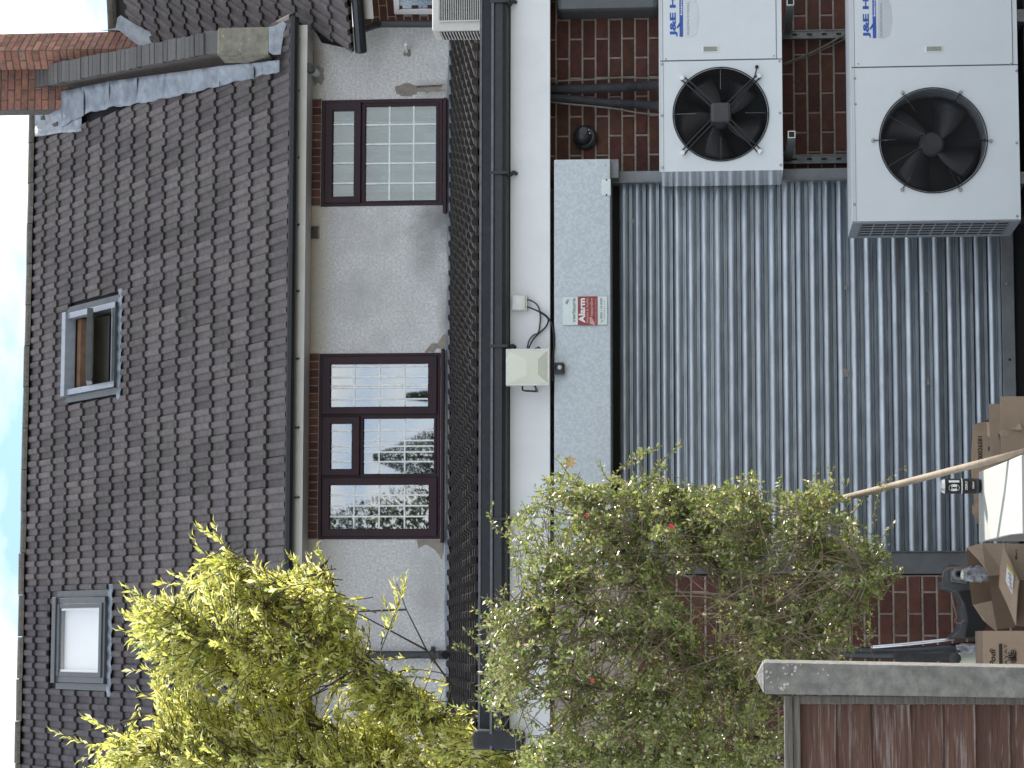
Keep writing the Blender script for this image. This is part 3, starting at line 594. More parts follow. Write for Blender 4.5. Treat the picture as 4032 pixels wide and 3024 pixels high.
# skylights
def skylight(Rq,label,open_):
    s0,s1,t0,t1=Rq; s0+=.045; s1-=.045; t0+=.03; t1-=.03; o=thing('skylight',None,None,tuple(RQ((s0+s1)/2,(t0+t1)/2))); o.parent=house; o.matrix_parent_inverse=house.matrix_basis.inverted(); o['label']=label
    def rb(name,a,b,c,d,h0,h1,mat,bev=0.003):
        m=MB(); m.add([RQ(a,c,h0),RQ(b,c,h0),RQ(b,d,h0),RQ(a,d,h0),RQ(a,c,h1),RQ(b,c,h1),RQ(b,d,h1),RQ(a,d,h1)],[(0,1,2,3),(4,5,6,7),(0,1,5,4),(1,2,6,5),(2,3,7,6),(3,0,4,7)])
        return m.build(name,mat,o,bevel=bev)
    fw=0.06; mt=m_vlite if open_ else m_vgrey
    rb('frame_side',s0,s0+fw,t0,t1,0.0,0.095,mt); rb('frame_side',s1-fw,s1,t0,t1,0.0,0.095,mt)
    rb('frame_foot',s0,s1,t0,t0+0.05,0.0,0.09,m_vgrey); rb('top_cover',s0-.01,s1+.01,t1-0.08,t1+0.01,0.0,0.12,mt)
    rb('side_flashing',s0-.075,s0-.004,t0-.02,t1+.02,0.0,0.055,m_vgrey); rb('side_flashing',s1+.004,s1+.075,t0-.02,t1+.02,0.0,0.055,m_vgrey)
    if not open_:
        rb('sash_rail',s0+fw,s1-fw,t0+.05,t0+.11,0.05,0.105,m_vgrey); rb('sash_rail',s0+fw,s1-fw,t1-.14,t1-.08,0.05,0.105,m_vgrey)
        rb('sash_rail',s0+fw,s0+fw+.045,t0+.11,t1-.14,0.05,0.10,m_vgrey); rb('sash_rail',s1-fw-.045,s1-fw,t0+.11,t1-.14,0.05,0.10,m_vgrey)
        rb('blind',s0+fw,s1-fw,t0+.05,t1-.08,0.02,0.03,m_blind,0)
        rb('inner_frame',s0+fw+.045,s0+fw+.07,t0+.11,t1-.14,0.03,0.085,m_upvcw); rb('inner_frame',s1-fw-.07,s1-fw-.045,t0+.11,t1-.14,0.03,0.085,m_upvcw)
        rb('inner_frame',s0+fw+.07,s1-fw-.07,t0+.11,t0+.13,0.03,0.085,m_upvcw)
        rb('pane',s0+fw+.04,s1-fw-.04,t0+.1,t1-.13,0.088,0.092,m_glassc,0)
    else:
        tm=(t0+t1)/2
        m=MB()      # reveal box sunk in the roof
        c=[RQ(s0+.03,t0+.03,-.012),RQ(s1-.03,t0+.03,-.012),RQ(s1-.03,t1-.03,-.012),RQ(s0+.03,t1-.03,-.012)]; dn=[p-RN*0.32 for p in c]
        m.add(c+dn,[(0,1,5,4),(1,2,6,5),(3,0,4,7)],m_reveal); m.add(c+dn,[(2,3,7,6)],m_timber); m.add(dn,[(0,1,2,3)],m_room); m.build('reveal',None,o)
        rb('sill_strip',s0+fw,s1-fw,t0+.05,t0+.065,0.0,0.1,m_vlite)
        rb('ceiling_lining',s0+fw,s1-fw,tm,t1-.16,-.14,-.13,m_reveal,0); rb('timber_head',s0+fw,s1-fw,t1-.16,t1-.08,-.10,-.02,m_timber)
        # sash swung about its middle
        th=rad(-27); cu_,su_=math.cos(th),math.sin(th); L2=(t1-t0)/2-0.09; pv=RQ(0,tm,0.06)
        def sq(s,a,h): return pv+Vector((s,0,0))+RU*(a*cu_-h*su_)+RN*(a*su_+h*cu_)
        def sb(name,a,b,c,d,h0,h1,mat):
            m=MB(); m.add([sq(a,c,h0),sq(b,c,h0),sq(b,d,h0),sq(a,d,h0),sq(a,c,h1),sq(b,c,h1),sq(b,d,h1),sq(a,d,h1)],[(0,1,2,3),(4,5,6,7),(0,1,5,4),(1,2,6,5),(2,3,7,6),(3,0,4,7)]); m.build(name,mat,o,bevel=.003)
        a0,a1=s0+fw+.004,s1-fw-.004
        sb('sash_rail',a0,a1,-L2,-L2+.07,-.02,.04,m_vgrey); sb('sash_rail',a0,a1,L2-.07,L2,-.02,.04,m_vlite)
        sb('sash_rail',a0,a0+.05,-L2+.07,L2-.07,-.02,.04,m_vlite); sb('sash_rail',a1-.05,a1,-L2+.07,L2-.07,-.02,.04,m_vlite)
        sb('pane',a0+.05,a1-.05,-L2+.07,L2-.07,.012,.018,m_glassd); sb('blind_panel',a0+.05,a1-.05,-.02,L2-.07,-.018,-.012,m_reveal)
    ap=MB(); nn=60; vs=[]                                  # lead apron dressed over the tiles
    for i in range(nn+1):
        s=s0-.13+(s1-s0+.26)*i/nn; wv=0.012*math.sin(s/0.135*2*math.pi)
        vs+=[RQ(s,t0-.004,0.055+wv*.4),RQ(s,t0-.075-wv*.6,0.045+wv)]
    ap.add(vs,[(2*i,2*i+2,2*i+3,2*i+1) for i in range(nn)]); a=ap.build('apron_flashing',m_lead,o,smooth=True); md=a.modifiers.new('th','SOLIDIFY'); md.thickness=0.004
skylight(R1,'right skylight swung open on its pivot',True)
skylight(R2,'left skylight closed with a white blind',False)

# ================================================================== NEIGHBOUR HOUSE (turned)
nb=thing('neighbour_house','brick neighbour house at the right edge with tiled roof and white window','house',(XR,YW,0))
eN=Vector((math.cos(AN),-math.sin(AN),0)); PN=rad(41)
uN=Vector((math.sin(AN)*math.cos(PN),math.cos(AN)*math.cos(PN),math.sin(PN))); nN=eN.cross(uN)
O=P(1400,214,YW-0.42)
def NQ(a,t,off=0.0): return O+eN*a+uN*t+nN*off
NM=Matrix(((eN.x,uN.x,nN.x,0),(eN.y,uN.y,nN.y,0),(eN.z,uN.z,nN.z,0),(0,0,0,1)))
def nlim(x):
    T=[(380,108),(458,119),(475,65),(560,185),(655,168),(800,132),(860,122),(1060,112),(1140,100),(1185,103),(1300,106),(1335,140),(1400,214),(1440,214)]
    for i in range(len(T)-1):
        if T[i][0]<=x<=T[i+1][0]: return T[i][1]+(T[i+1][1]-T[i][1])*(x-T[i][0])/(T[i+1][0]-T[i][0])
    return 100
nroof=MB(); 
# find top
tN=3.0
while proj(NQ(1.0,tN))[0]>445 and tN<8: tN+=0.05
strips(nroof,0.12,3.2,0.02,tN,[],lambda a,b:NQ(a+ (0.0 if b<0.4 else 0.0),b,-0.015)); 
nro=None
nroof=MB(); 
def NX(x,y,off=0):
    d=ray(x,y); o=O+nN*off; k=(o-CAM).dot(nN)/d.dot(nN); return CAM+d*k
pts=[NX(x,y,-.015) for x,y in ((1394,196),(1335,152),(1300,108),(1150,175),(860,220),(600,235),(480,140),(466,130),(462,-220),(1370,-240))]; nroof.add(pts+[sum(pts,Vector())/len(pts)],[(i,(i+1)%len(pts),len(pts)) for i in range(len(pts))]); nro=nroof.build('roof',m_under,nb)
r=0; cnt=0
while r*TG<tN:
    for k in range(-6,12):
        a=k*TW
        cen=NQ(a+TW/2,r*TG+TG/2); x,y=proj(cen)
        lx,ly=proj(NQ(a+0.02,r*TG+TG*0.5))
        if y<-170: continue
        if r<3:
            if a+TW<0.06: continue
            if a<0.03:
                me=tileA.copy(); bmm=bmesh.new(); bmm.from_mesh(me); bmesh.ops.bisect_plane(bmm,geom=bmm.verts[:]+bmm.edges[:]+bmm.faces[:],plane_co=(0.03-a,0,0),plane_no=(-1,0,0),clear_outer=True); bmm.to_mesh(me); bmm.free(); me.name='cut_tile'
                put('tile',me,nro,Matrix.Translation(NQ(a,r*TG,R.uniform(0,.003)))@NM); continue
        if r<3 or y<nlim(x)+(42 if 560<x<1150 else 12): put('tile',tileA,nro,Matrix.Translation(NQ(a,r*TG,R.uniform(0,.003)))@NM); cnt+=1
    r+=1
rg=MB(); rg.tube([NX(449,150,.02),NX(446,60,.02),NX(440,-60,.02),NX(432,-240,.02)],0.065,10); rg.build('ridge_cap',m_ridge,nro)
# eave gutter of neighbour and its swan neck
ga=MB(); ga.tube([NQ(0.02,-0.02,-0.05),NQ(0.55,-0.02,-0.06),NQ(2.5,-0.02,-0.07)],0.055,10); ga.build('gutter',m_black,nb)
fb=MB(); f0=NQ(0.30,0.06,-0.09); f1=NQ(2.6,0.06,-0.09); fb.poly([f0,f1,f1-Vector((0,0,.15)),f0-Vector((0,0,.15))],(0.02*math.sin(AN),0.02*math.cos(AN),0)); fb.build('fascia_board',m_cream,nb)
dp=MB(); p0=P(1402,118,YW-0.36)
dp.tube([p0,p0+Vector((0,0,-.05)),P(1440,112,YW-.3),P(1475,100,YW-.16),P(1500,94,YW-.11),P(1560,94,YW-.11),P(2050,94,YW-.11)],0.034,12); dp.build('downpipe',m_black,nb)
# wall
nw=Vector((XR,YW+0.06,0)); zt=NQ(0,0.2).z-0.1
wl=MB(); q=nw+eN*3.5; wl.add([(nw.x,nw.y,0),(q.x,q.y,0),(q.x,q.y,zt),(nw.x,nw.y,zt)],[(0,1,2,3)]); wlo=wl.build('wall',m_mortar,nb)
bricks(wlo,nw,eN,0.0,0.75,3.6,zt,m_brick,keep=lambda x,y:y>-60 and (not(y<57 and x>1548 and x<1720)) and x>1400,proud=0.006)
def NW(px,py,off=0.0):      # point on neighbour wall plane
    nn=Vector((-math.sin(AN),-math.cos(AN),0)); o=nw+nn*off; d=ray(px,py); k=(o-CAM).dot(nn)/d.dot(nn); return CAM+d*k
wn_=thing('window',None,None,tuple(NW(1600,20))); wn_.parent=nb; wn_.matrix_parent_inverse=nb.matrix_basis.inverted()
bk=Vector((0.04*math.sin(AN),0.04*math.cos(AN),0))
for pts in ([(1545,-70),(1552,57),(1572,40),(1572,-70)],[(1552,57),(1722,57),(1700,36),(1576,38)]):
    q=MB(); q.poly([NW(x,y,0.02) for x,y in pts],bk); q.build('frame',m_upvcw,wn_,bevel=.004)
q=MB(); q.poly([NW(1572,38,0.0),NW(1720,36,0.0),NW(1720,-90,0),NW(1572,-90,0)],bk*.2); q.build('pane',m_glassd,wn_)
q=MB(); q.poly([NW(1572,38,-.2),NW(1720,36,-.2),NW(1720,-90,-.2),NW(1572,-90,-.2)],bk); q.build('room_recess',m_room,wn_)

# ================================================================== REAR EXTENSION
YB=13.66; YF=13.34; XE=P(2000,2936,YF).x; XER=P(2000,-60,YF).x+2.5
ext=thing('rear_extension','flat roofed brick extension with white fascia and black gutter','building',(0,YB,0))
zft=P(2008,1512,YF).z; zfb=P(2166,1512,YF).z; zpt=P(1886,1512,YF).z
b=MB(); b.box(XE,XER,YF,YF+0.03,zfb,zft); b.build('fascia_board',m_white,ext,bevel=0.003)
b=MB(); b.box(XE,XER,YF+0.031,YB+0.1,zfb+0.02,zfb+0.03); b.build('soffit',m_matblk,ext)
b=MB(); b.box(XE,XER,YF+0.012,YF+0.20,zft+0.001,zpt-0.012); b.build('roof_edge',m_felt,ext,bevel=0.004)
b=MB(); b.box(XE,XER,YF+0.008,YF+0.24,zpt-0.011,zpt+0.002); b.build('edge_trim',m_trim,ext)
# gutter : front lip, square section
zg1=P(1932,1512,YF-.11).z; zg0=P(1992,1512,YF-.11).z
g=MB(); pr=[(0.0,zg1-.004),(-.108,zg1-.004),(-.116,zg1),(-.122,zg1-.006),(-.116,zg1-.014),(-.112,zg1-.024),(-.112,zg0+.03),(-.098,zg0+.006),(-.085,zg0),(0.0,zg0)]
pr=[(0.0,zg1-.02),(-.105,zg1-.02),(-.108,zg1),(-.122,zg1),(-.122,zg1-.014),(-.114,zg1-.022),(-.114,zg0+.022),(-.10,zg0+.006),(-.09,zg0),(0.0,zg0)]
vs=[(x,YF+yy-0.002,z) for x in (XE-.02,XER) for yy,z in pr]; n=len(pr)
g.add(vs,[(i,(i+1)%n,n+(i+1)%n,n+i) for i in range(n)]+[tuple(range(n)),tuple(range(n,2*n))]); gut2=g.build('gutter',m_black,ext)
b=MB(); b.box(XE-.02,XER,YF-.127,YF-.1245,zg1-.0135,zg1-.001); b.build('gutter_lip',m_trim,gut2)
b=MB(); z=P(1999,1512,YF).z; b.box(XE,XER,YF-.016,YF-.001,z-.006,z+.006); b.build('drip_strip',m_trim,ext)
for (y,xa,xb) in ((678,1927,2032),(1361,1948,2026),(2043,1927,2028),(2,1960,2030)):
    q=MB(); c0=P(xa,y,YF-.14); c1=P(xb,y,YF-.03); X=c0.x
    q.box(X-.008,X+.008,YF-.132,YF-.128,zg0-.002,zg1+.004); q.box(X-.009,X+.009,YF-.13,YF-.002,zg0-.010,zg0-.003); q.tube([(X,YF-.03,zg0-.006),(c1.x,YF-.03,c1.z+.01),(c1.x-.006,YF-.012,c1.z)],0.012,8); q.build('bracket',m_black,gut2,bevel=.001)
q=MB(); q.box(P(1930,2935,YF).x-.02,P(1930,2870,YF).x,YF-.13,YF+.05,zg0-.10,zpt+.02); q.build('gutter_outlet',m_felt,gut2,bevel=0.03)
# flat roof and pent roof
b=MB(); b.box(XE,XER,YF+.2,YW-.001,zpt-.13,zpt-.10); b.build('flat_roof',m_felt,ext)
zp1=P(1793,1512,YW).z; Yp=18.2; sl=math.atan2(zp1-(1.72+(zpt-1.72)*Yp/YF-0.02),YW-Yp); zp0=zp1-math.tan(sl)*(YW-Yp)
b=MB(); xl=XL+.2; xr=P(1800,40,20).x+.9; b.add([(xl,Yp,zp0-.012),(xr,Yp,zp0-.012),(xr,YW-.002,zp1-.012),(xl,YW-.002,zp1-.012),(xl,Yp,zpt-.1),(xr,Yp,zpt-.1)],[(0,1,2,3),(0,4,5,1)]); pent=b.build('pent_roof',m_under,ext)
PU=Vector((0,math.cos(sl),math.sin(sl))); PNn=Vector((0,-math.sin(sl),math.cos(sl))); PM=Matrix(((1,PU.x,PNn.x,0),(0,PU.y,PNn.y,0),(0,PU.z,PNn.z,0),(0,0,0,1)))
lst=[]; nr=12; Lp=(YW-Yp)/math.cos(sl); gp=Lp/nr
rb=random.Random(4)
for r in range(nr):
    ro=rb.uniform(-.004,.004)
    for k in range(int((xr-xl)/TW)):
        lst.append(Matrix.Translation(Vector((xl+k*TW+ro,Yp,zp0))+PU*(r*gp+rb.uniform(-.004,.004))+PNn*rb.uniform(0,.004))@PM)
tileB=tile_mesh(m_tileb,ln=gp+.06,thick=0.036)
for v in tileB.vertices: v.co.z*=1.25
join_tiles('pent_tiles',pent,lst,m_tileb,tileB)
b=MB(); nn=400; vs=[]                                      # lead upstand between tiles and wall
for i in range(nn+1):
    x=xl+(XR-xl)*i/nn; wv=0.004*math.sin(x/0.135*2*math.pi)
    vs+=[(x,YW-.015,zp1+.082+.006*math.sin(x*3.1)+.004*math.sin(x*9)),(x,YW-.04,zp1+.062+wv),(x,YW-.15,zp1+.036+wv*1.3)]
b.add(vs,[(3*i+j,3*i+3+j,3*i+4+j,3*i+1+j) for i in range(nn) for j in (0,1)]); b.build('lead_upstand',m_lead,ext,smooth=True)
# brick wall right of and above the shutter
XSr=P(2600,669,YB).x; XSl=P(3000,2265,YB).x
wz=zfb+.02
b=MB(); b.add([(XE,YB,0),(XER,YB,0),(XER,YB,wz),(XE,YB,wz)],[(0,1,2,3)]); b.add([(XE,YB,0),(XE,YB+5,0),(XE,YB+5,wz),(XE,YB,wz)],[(0,1,2,3)])
bw=b.build('brick_wall',m_mortar,ext)
zph=P(2242,300,YB).z%0.075
def hide(x,y):
    if y<-60 or y>700: return False
    if x>2640 and x<3050 and y<640: return False
    if x>3420 and y<820: return False
    return True
jx=P(2217,81,YB).x
z1=P(2242,300,YB).z
bricks(bw,(0,YB,zph),(1,0,0),XSr-0.1,P(2400,-60,YB).x,0-zph,wz-zph,m_brick,joint=jx,keep=hide,phase=int(round((z1-zph)/0.075))%2)
# left pier standing forward
YPi=12.86; pa,pb=P(3500,3040,YPi).x-.5,P(3500,2266,YPi).x
b=MB(); b.box(pa,pb,YPi,YB-.001,0,P(2185,2600,YPi).z); pier=b.build('pier',m_mortar,ext)
zph2=P(3396,2500,YPi).z%0.0758; jx2=P(3600,2417,YPi).x; k2=int(math.floor((P(3597,2417,YPi).z-zph2)/0.075))
bricks(pier,(0,YPi,zph2),(1,0,0),pa,pb,-zph2,2.45,m_brick,joint=jx2,keep=lambda x,y:y<3060 and x>2500,phase=k2%2)
# ================================================================== ROLLER SHUTTER
sh=thing('roller_shutter','closed galvanised roller shutter with spangled hood box','shutter',(P(3000,1440,13.5).x,13.5,0))
YS=13.545
hl=P(2300,2345,13.3).x; a,b,c,d=rect(2182,627,2405,2345,13.30)
h=MB(); h.box(a,b,13.30,YB-.004,c,d); hood=h.build('hood',m_galv,sh,bevel=0.004)
for (x,y) in ((2190,650),(2383,650)): 
    p=P(x,y,13.30); q=MB(); q.lathe([(0.006,0),(0.005,0.004)],Matrix.Translation(p)@Matrix.Rotation(rad(90),4,'X'),10); q.build('rivet',m_screw,hood)
pl=pbox_obj('blank_plate',sh,2369,705,2404,770,13.292,13.298,m_signw,0.001)
for x,y in ((2388,708),(2388,767)):
    q=MB(); q.lathe([(0.005,0),(0.004,0.003)],Matrix.Translation(P(x,y,13.291))@Matrix.Rotation(rad(90),4,'X'),8); q.build('screw',m_wire,pl)
# end plate and lower lip of the hood
b=MB(); a2,b2,c2,d2=rect(2405,627,2436,700,13.36); b.box(a2,b2-.0,13.36,YB-.003,c2,c+.004); b.build('end_plate',m_rail,sh,bevel=.003)
# rails
xr0,xr1=P(3200,712,13.5).x,P(3200,668,13.5).x; xl0,xl1=P(3200,2262,13.5).x,P(3200,2174,13.5).x
for n_,(u,v) in (('guide_rail',(xr0,xr1)),('guide_rail',(xl0,xl1))):
    q=MB(); q.box(u,v,13.46,YB-.002,0,c-.002); o=q.build(n_,m_rail,sh,bevel=.004)
    inner=v if u==xl0 else u
    q=MB(); q.box(inner-.004,inner+.004,13.452,13.47,0,c-.004); q.build('rail_lip',m_steel,o,bevel=.001)
# slats
zt_=P(2440,1440,YS).z; z_b=P(3946,1440,YS).z; ns_=28; sp_=(zt_-z_b)/ns_
wS=xr0-xl1; sm=MB(); prof=[]
for i in range(9):
    u=i/8; prof.append((-0.017*math.sin(math.pi*min(1,u*1.0))**0.8 if 0<u<1 else 0.0, sp_*(0.30+0.68*u)))
prof=[(0.0,sp_*0.0),(-0.006,sp_*0.03),(-0.0065,sp_*0.09),(0.001,sp_*0.12),(0.001,sp_*0.15),(-0.006,sp_*0.18),(-0.0065,sp_*0.24),(0.003,sp_*0.275)]+prof+[(0.004,sp_*1.0)]
n=len(prof); sm.add([(x,yy,z) for x in (-wS/2,wS/2) for yy,z in prof],[(i,i+1,n+i+1,n+i) for i in range(n-1)]); slat=sm.mesh('slat',m_slat,smooth=False)
for p in slat.polygons: p.use_smooth=True
try: slat.set_sharp_from_angle(angle=rad(50))
except Exception: pass
for i in range(ns_):
    z=z_b+i*sp_
    put('slat',slat,sh,Matrix.Translation(((xl1+xr0)/2,YS+R.uniform(-.002,.002),z))@Matrix.Rotation(rad(R.uniform(-4.5,4.5)),4,'X'))
b=MB(); b.box(xl1,xr0,YS-.02,YS+.02,P(3998,1440,YS).z,z_b-.002); br=b.build('bottom_rail',m_rail,sh,bevel=.003)
b=MB(); b.box(xl1,xr0,YS+.04,YS+.05,0,zt_+.1); b.build('backing',m_matblk,sh)
for (x,y) in ((3962,1117),(3972,1600)):
    q=MB(); q.lathe([(0.007,0),(0.006,0.004)],Matrix.Translation(P(x,y,YS-.02))@Matrix.Rotation(rad(90),4,'X'),10); q.build('bolt',m_screw,br)
q=MB(); q.lathe([(0.008,0),(0.008,0.001)],Matrix.Translation(P(3976,1416,YS-.0205))@Matrix.Rotation(rad(90),4,'X'),12); q.build('hole',m_matblk,br)
for (x,y,rx,ry) in ((3330,1470,12,20),(3332,1132,8,10),(3655,1500,7,16),(3653,1144,5,8),(2494,870,5,9)):
    q=MB(); pts=[P(x+rx*(1+R.uniform(-.3,.3))*math.cos(t*.7),y+ry*(1+R.uniform(-.3,.3))*math.sin(t*.7),YS-.0145) for t in range(9)]; q.poly(pts,(0,.001,0)); q.build('grime_mark',m_patchd,sh)

# alarm sign on the hood
sg=thing('alarm_sign','red and white alarm sign stuck on the galvanised hood','sign',tuple(P(2303,1224,13.28)))
YG=13.286
pbox_obj('plate',sg,2216,1168,2391,1279,YG,YG+.004,m_signw,0.001)
pbox_obj('red_panel',sg,2275,1167,2353,1280,YG-.002,YG-.0005,m_redp)
text(sg,'verisure',2252,1175,2266,1271,YG-.001,m_greyp,0.03)
text(sg,'Alarm',2279,1174,2304,1271,YG-.003,m_whitep,0.04)
text(sg,'Images & Audio',2307,1174,2320,1271,YG-.003,m_pinkp,0.02)
text(sg,'recording',2323,1173,2339,1244,YG-.003,m_pinkp,0.02)
text(sg,'AND SURVEILLANCE CENTRE',2343,1175,2349,1270,YG-.003,m_pinkp,0.0)
text(sg,'0800 118 8989',2363,1173,2372,1256,YG-.001,m_greyp,0.03)
text(sg,'www.verisure.co.uk',2376,1181,2382,1256,YG-.001,m_greyp,0.0)
ppoly(sg,'bird_mark',[(2226,1190),(2234,1179),(2243,1181),(2240,1184),(2234,1199),(2226,1194)],YG-.0012,m_greyp,.0006)
ppoly(sg,'handset_mark',[(2363,1268),(2372,1261),(2376,1257),(2375,1262),(2366,1270)],YG-.0012,m_greyp,.0006)
ppoly(sg,'torn_hand_mark',[(2322,1247),(2330,1249),(2336,1262),(2345,1279),(2338,1279),(2322,1274)],YG-.003,m_pinkp,.0006)

# ================================================================== CONDENSING UNITS
def screw(par,x,y,Y,r=.006):
    q=MB(); q.lathe([(r*1.25,0),(r*1.25,.002),(r,.003),(r*.8,.006)],Matrix.Translation(P(x,y,Y))@Matrix.Rotation(rad(90),4,'X'),10); q.build('screw',m_screw,par)
def fan(par,x,y,rp,Y,nr,spokes,phase,hubsq,flange):
    c=P(x,y,Y); r=rp/ (FPX/ ((c-CAM).dot(_F)))
    # shroud well
    q=MB(); T=Matrix.Translation(c)@Matrix.Rotation(rad(90),4,'X')
    q.lathe([(r*1.02,-0.001),(r*0.985,-.02),(r*0.97,-.10),(r*0.97,-.16)],T,56,cap=False); q.build('shroud',m_wire if hubsq else m_vlite,par,smooth=True)
    q=MB(); q.lathe([(r*0.97,-.165),(0.001,-.165)],T,56,cap=False); q.build('coil_behind',m_matblk,par)
    # blades
    for k in range(4 if not hubsq else 5):
        a=2*math.pi*k/(4 if not hubsq else 5)+phase; vs=[]; fs=[]; m_=8
        for i in range(m_+1):
            u=i/m_; rr=r*(0.22+0.70*u); sw=0.25*u
            for v in (0,.5,1): 
                an=a+sw+(v-.5)*(0.95-.15*u); vs.append(Vector((rr*math.cos(an),rr*math.sin(an),-.105-.05*(v-.5)-.0*u)))
        fs=[(3*i+j,3*i+3+j,3*i+4+j,3*i+1+j) for i in range(m_) for j in (0,1)]
        q=MB(); q.add([T@v for v in vs],fs); o=q.build('fan_blade',m_blade,par,smooth=True); md=o.modifiers.new('t','SOLIDIFY'); md.thickness=.003
    q=MB(); q.lathe([(r*.24,-.14),(r*.24,-.09),(r*.20,-.08),(0.001,-.08)],T,28,cap=False); q.build('motor',m_hub,par,smooth=False)
    # guard rings
    q=MB(); mr=m_wire
    for i in range(nr):
        rr=r*(0.16+0.86*i/(nr-1)); bulge=.022*math.sqrt(max(0,1-(i/(nr-1))**6))+.004; seg=72; t=.0013 if hubsq else .0011
        if i==nr-1: rr=r*1.02; bulge=.006; t=.003
        ring_=[(rr+t,bulge),(rr,bulge+t),(rr-t,bulge),(rr,bulge-t)]
        vs=[T@Vector((p*math.cos(2*math.pi*j/seg),p*math.sin(2*math.pi*j/seg),zz)) for p,zz in ring_ for j in range(seg)]
        q.add(vs,[(l*seg+j,l*seg+(j+1)%seg,((l+1)%4)*seg+(j+1)%seg,((l+1)%4)*seg+j) for l in range(4) for j in range(seg)])
    gr=q.build('guard',mr,par)
    return c,r,T,gr
def unit(name,label,x0,x1,yl,wm,Y0,D,fx,fy,fr,seam,logo,side):
    t=thing(name,label,'air conditioner',tuple(P(x1,yl,Y0)),'condensing units on the extension wall')
    zt=P(x0,(yl)/2,Y0).z; zb=P(x1,yl/2,Y0).z; xl=P((x0+x1)/2,yl,Y0).x; xr=xl+wm
    c=P(fx,fy,Y0); rr=fr/(FPX/((c-CAM).dot(_F)))
    # casing: sides, top, bottom, back
    q=MB(); e=.0015
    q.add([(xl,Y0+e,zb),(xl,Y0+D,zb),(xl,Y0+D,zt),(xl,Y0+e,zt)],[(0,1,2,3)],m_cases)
    q.add([(xr,Y0+e,zb),(xr,Y0+D,zb),(xr,Y0+D,zt),(xr,Y0+e,zt)],[(0,1,2,3)],m_case)
    q.add([(xl,Y0+e,zt),(xr,Y0+e,zt),(xr,Y0+D,zt),(xl,Y0+D,zt)],[(0,1,2,3)],m_case)
    q.add([(xl,Y0+e,zb),(xr,Y0+e,zb),(xr,Y0+D,zb),(xl,Y0+D,zb)],[(0,1,2,3)],m_case)
    q.add([(xl,Y0+D,zb),(xr,Y0+D,zb),(xr,Y0+D,zt),(xl,Y0+D,zt)],[(0,1,2,3)],m_case)
    q.build('casing',None,t)
    # front panel with round opening
    zs=P(x0+ (x1-x0)/2,seam,Y0).x
    q=MB(); seg=64; outer=[]
    for j in range(seg):
        a=2*math.pi*j/seg; dx,dz=math.cos(a),math.sin(a)
        k=min(((xl-c.x)/dx if dx<0 else (zs-.002-c.x)/dx) if abs(dx)>1e-6 else 9,((zb-c.z)/dz if dz<0 else (zt-c.z)/dz) if abs(dz)>1e-6 else 9)
        outer.append((c.x+dx*k,Y0,c.z+dz*k))
    inner=[(c.x+rr*math.cos(2*math.pi*j/seg),Y0,c.z+rr*math.sin(2*math.pi*j/seg)) for j in range(seg)]
    q.add(outer+inner,[(j,(j+1)%seg,seg+(j+1)%seg,seg+j) for j in range(seg)])
    corners=[(xl,zb),(xl,zt),(zs-.002,zb),(zs-.002,zt)]
    for (cx,cz) in corners:
        j=min(range(seg),key=lambda j:math.hypot(outer[j][0]-cx,outer[j][2]-cz)); 
        for jj in (j-1,j,j+1):
            p,pn=outer[jj%seg],outer[(jj+1)%seg]
            if abs(p[0]-pn[0])>1e-5 and abs(p[2]-pn[2])>1e-5: q.add([p,pn,(cx,Y0,cz)],[(0,1,2)])
    q.build('front_panel',m_case,t)
    zi=P(x0+15,seam,Y0).z; zj=P(x1-24,seam,Y0).z
    q=MB(); q.box(zs+.002,xr,Y0+.0005,Y0+.002,zb,zt); q.build('cover_frame',m_case,t)
    q=MB(); q.box(zs+.0045,xr-.01,Y0-.004,Y0,zj,zi); acc=q.build('access_panel',m_case,t,bevel=.0015)
    q=MB(); q.box(zs-.001,zs+.0035,Y0-.0005,Y0+.01,zb+.002,zt-.002); q.box(zs,xr,Y0-.0008,Y0+.004,zi+.001,zi+.0035); q.box(zs,xr,Y0-.0008,Y0+.004,zj-.0035,zj-.001); q.build('seam_shadow_gap',m_wireg,t)
    q=MB(); q.box(xl,zs-.004,Y0-.0015,Y0,P(x0+15.5,fy,Y0).z-.0012,P(x0+15.5,fy,Y0).z+.0012); q.build('flange_line',m_coil,t)
    q=MB(); q.box(xl,xr,Y0-.0035,Y0-.0001,zt-.004,zt+.003); q.build('top_edge',m_case,t)
    return t,acc,xl,xr,zb,zt
def badge(par,x0,y0,x1,y1,Y):
    b_=pbox_obj('badge',par,x0,y0,x1,y1,Y-.004,Y,m_upvcw,.0015); pbox_obj('badge_insert',par,x0+5,y0+4,x1-5,y1-4,Y-.0055,Y-.0042,m_badge)
def logo(par,xt,Y,ye,k=1.0):
    w=170/145
    text(par,'J&E Hall',xt,ye-212*k,xt+31*k,ye,Y,m_blue,0.045)
    pbox_obj('blue_bar',par,xt+38*k,ye-225*k,xt+52*k,ye,Y-.001,Y-.0002,m_blue)
    ppoly(par,'blue_tick',[(xt+26*k,ye-36*k),(xt+38*k,ye-56*k),(xt+42*k,ye-46*k),(xt+31*k,ye-33*k)],Y-.001,m_blue,.0006)
    text(par,'International',xt+41*k,ye-210*k,xt+49*k,ye-86*k,Y-.0015,m_whitep,0.02)
    text(par,'FUSION SCROLL',xt+68*k,ye-140*k,xt+77*k,ye-7*k,Y-.001,m_greyp,0.02)
    q=MB(); pts=[P(x,y,Y-.0008) for x,y in ((xt+60*k,ye),(xt+60*k,ye-160*k),(xt+95*k,ye-170*k),(xt+112*k,ye-120*k),(xt+116*k,ye-70*k),(xt+106*k,ye-12*k),(xt+82*k,ye+3*k))]
    q.poly(pts,(0,.0004,0)); q.build('clear_label',m_cases,par)
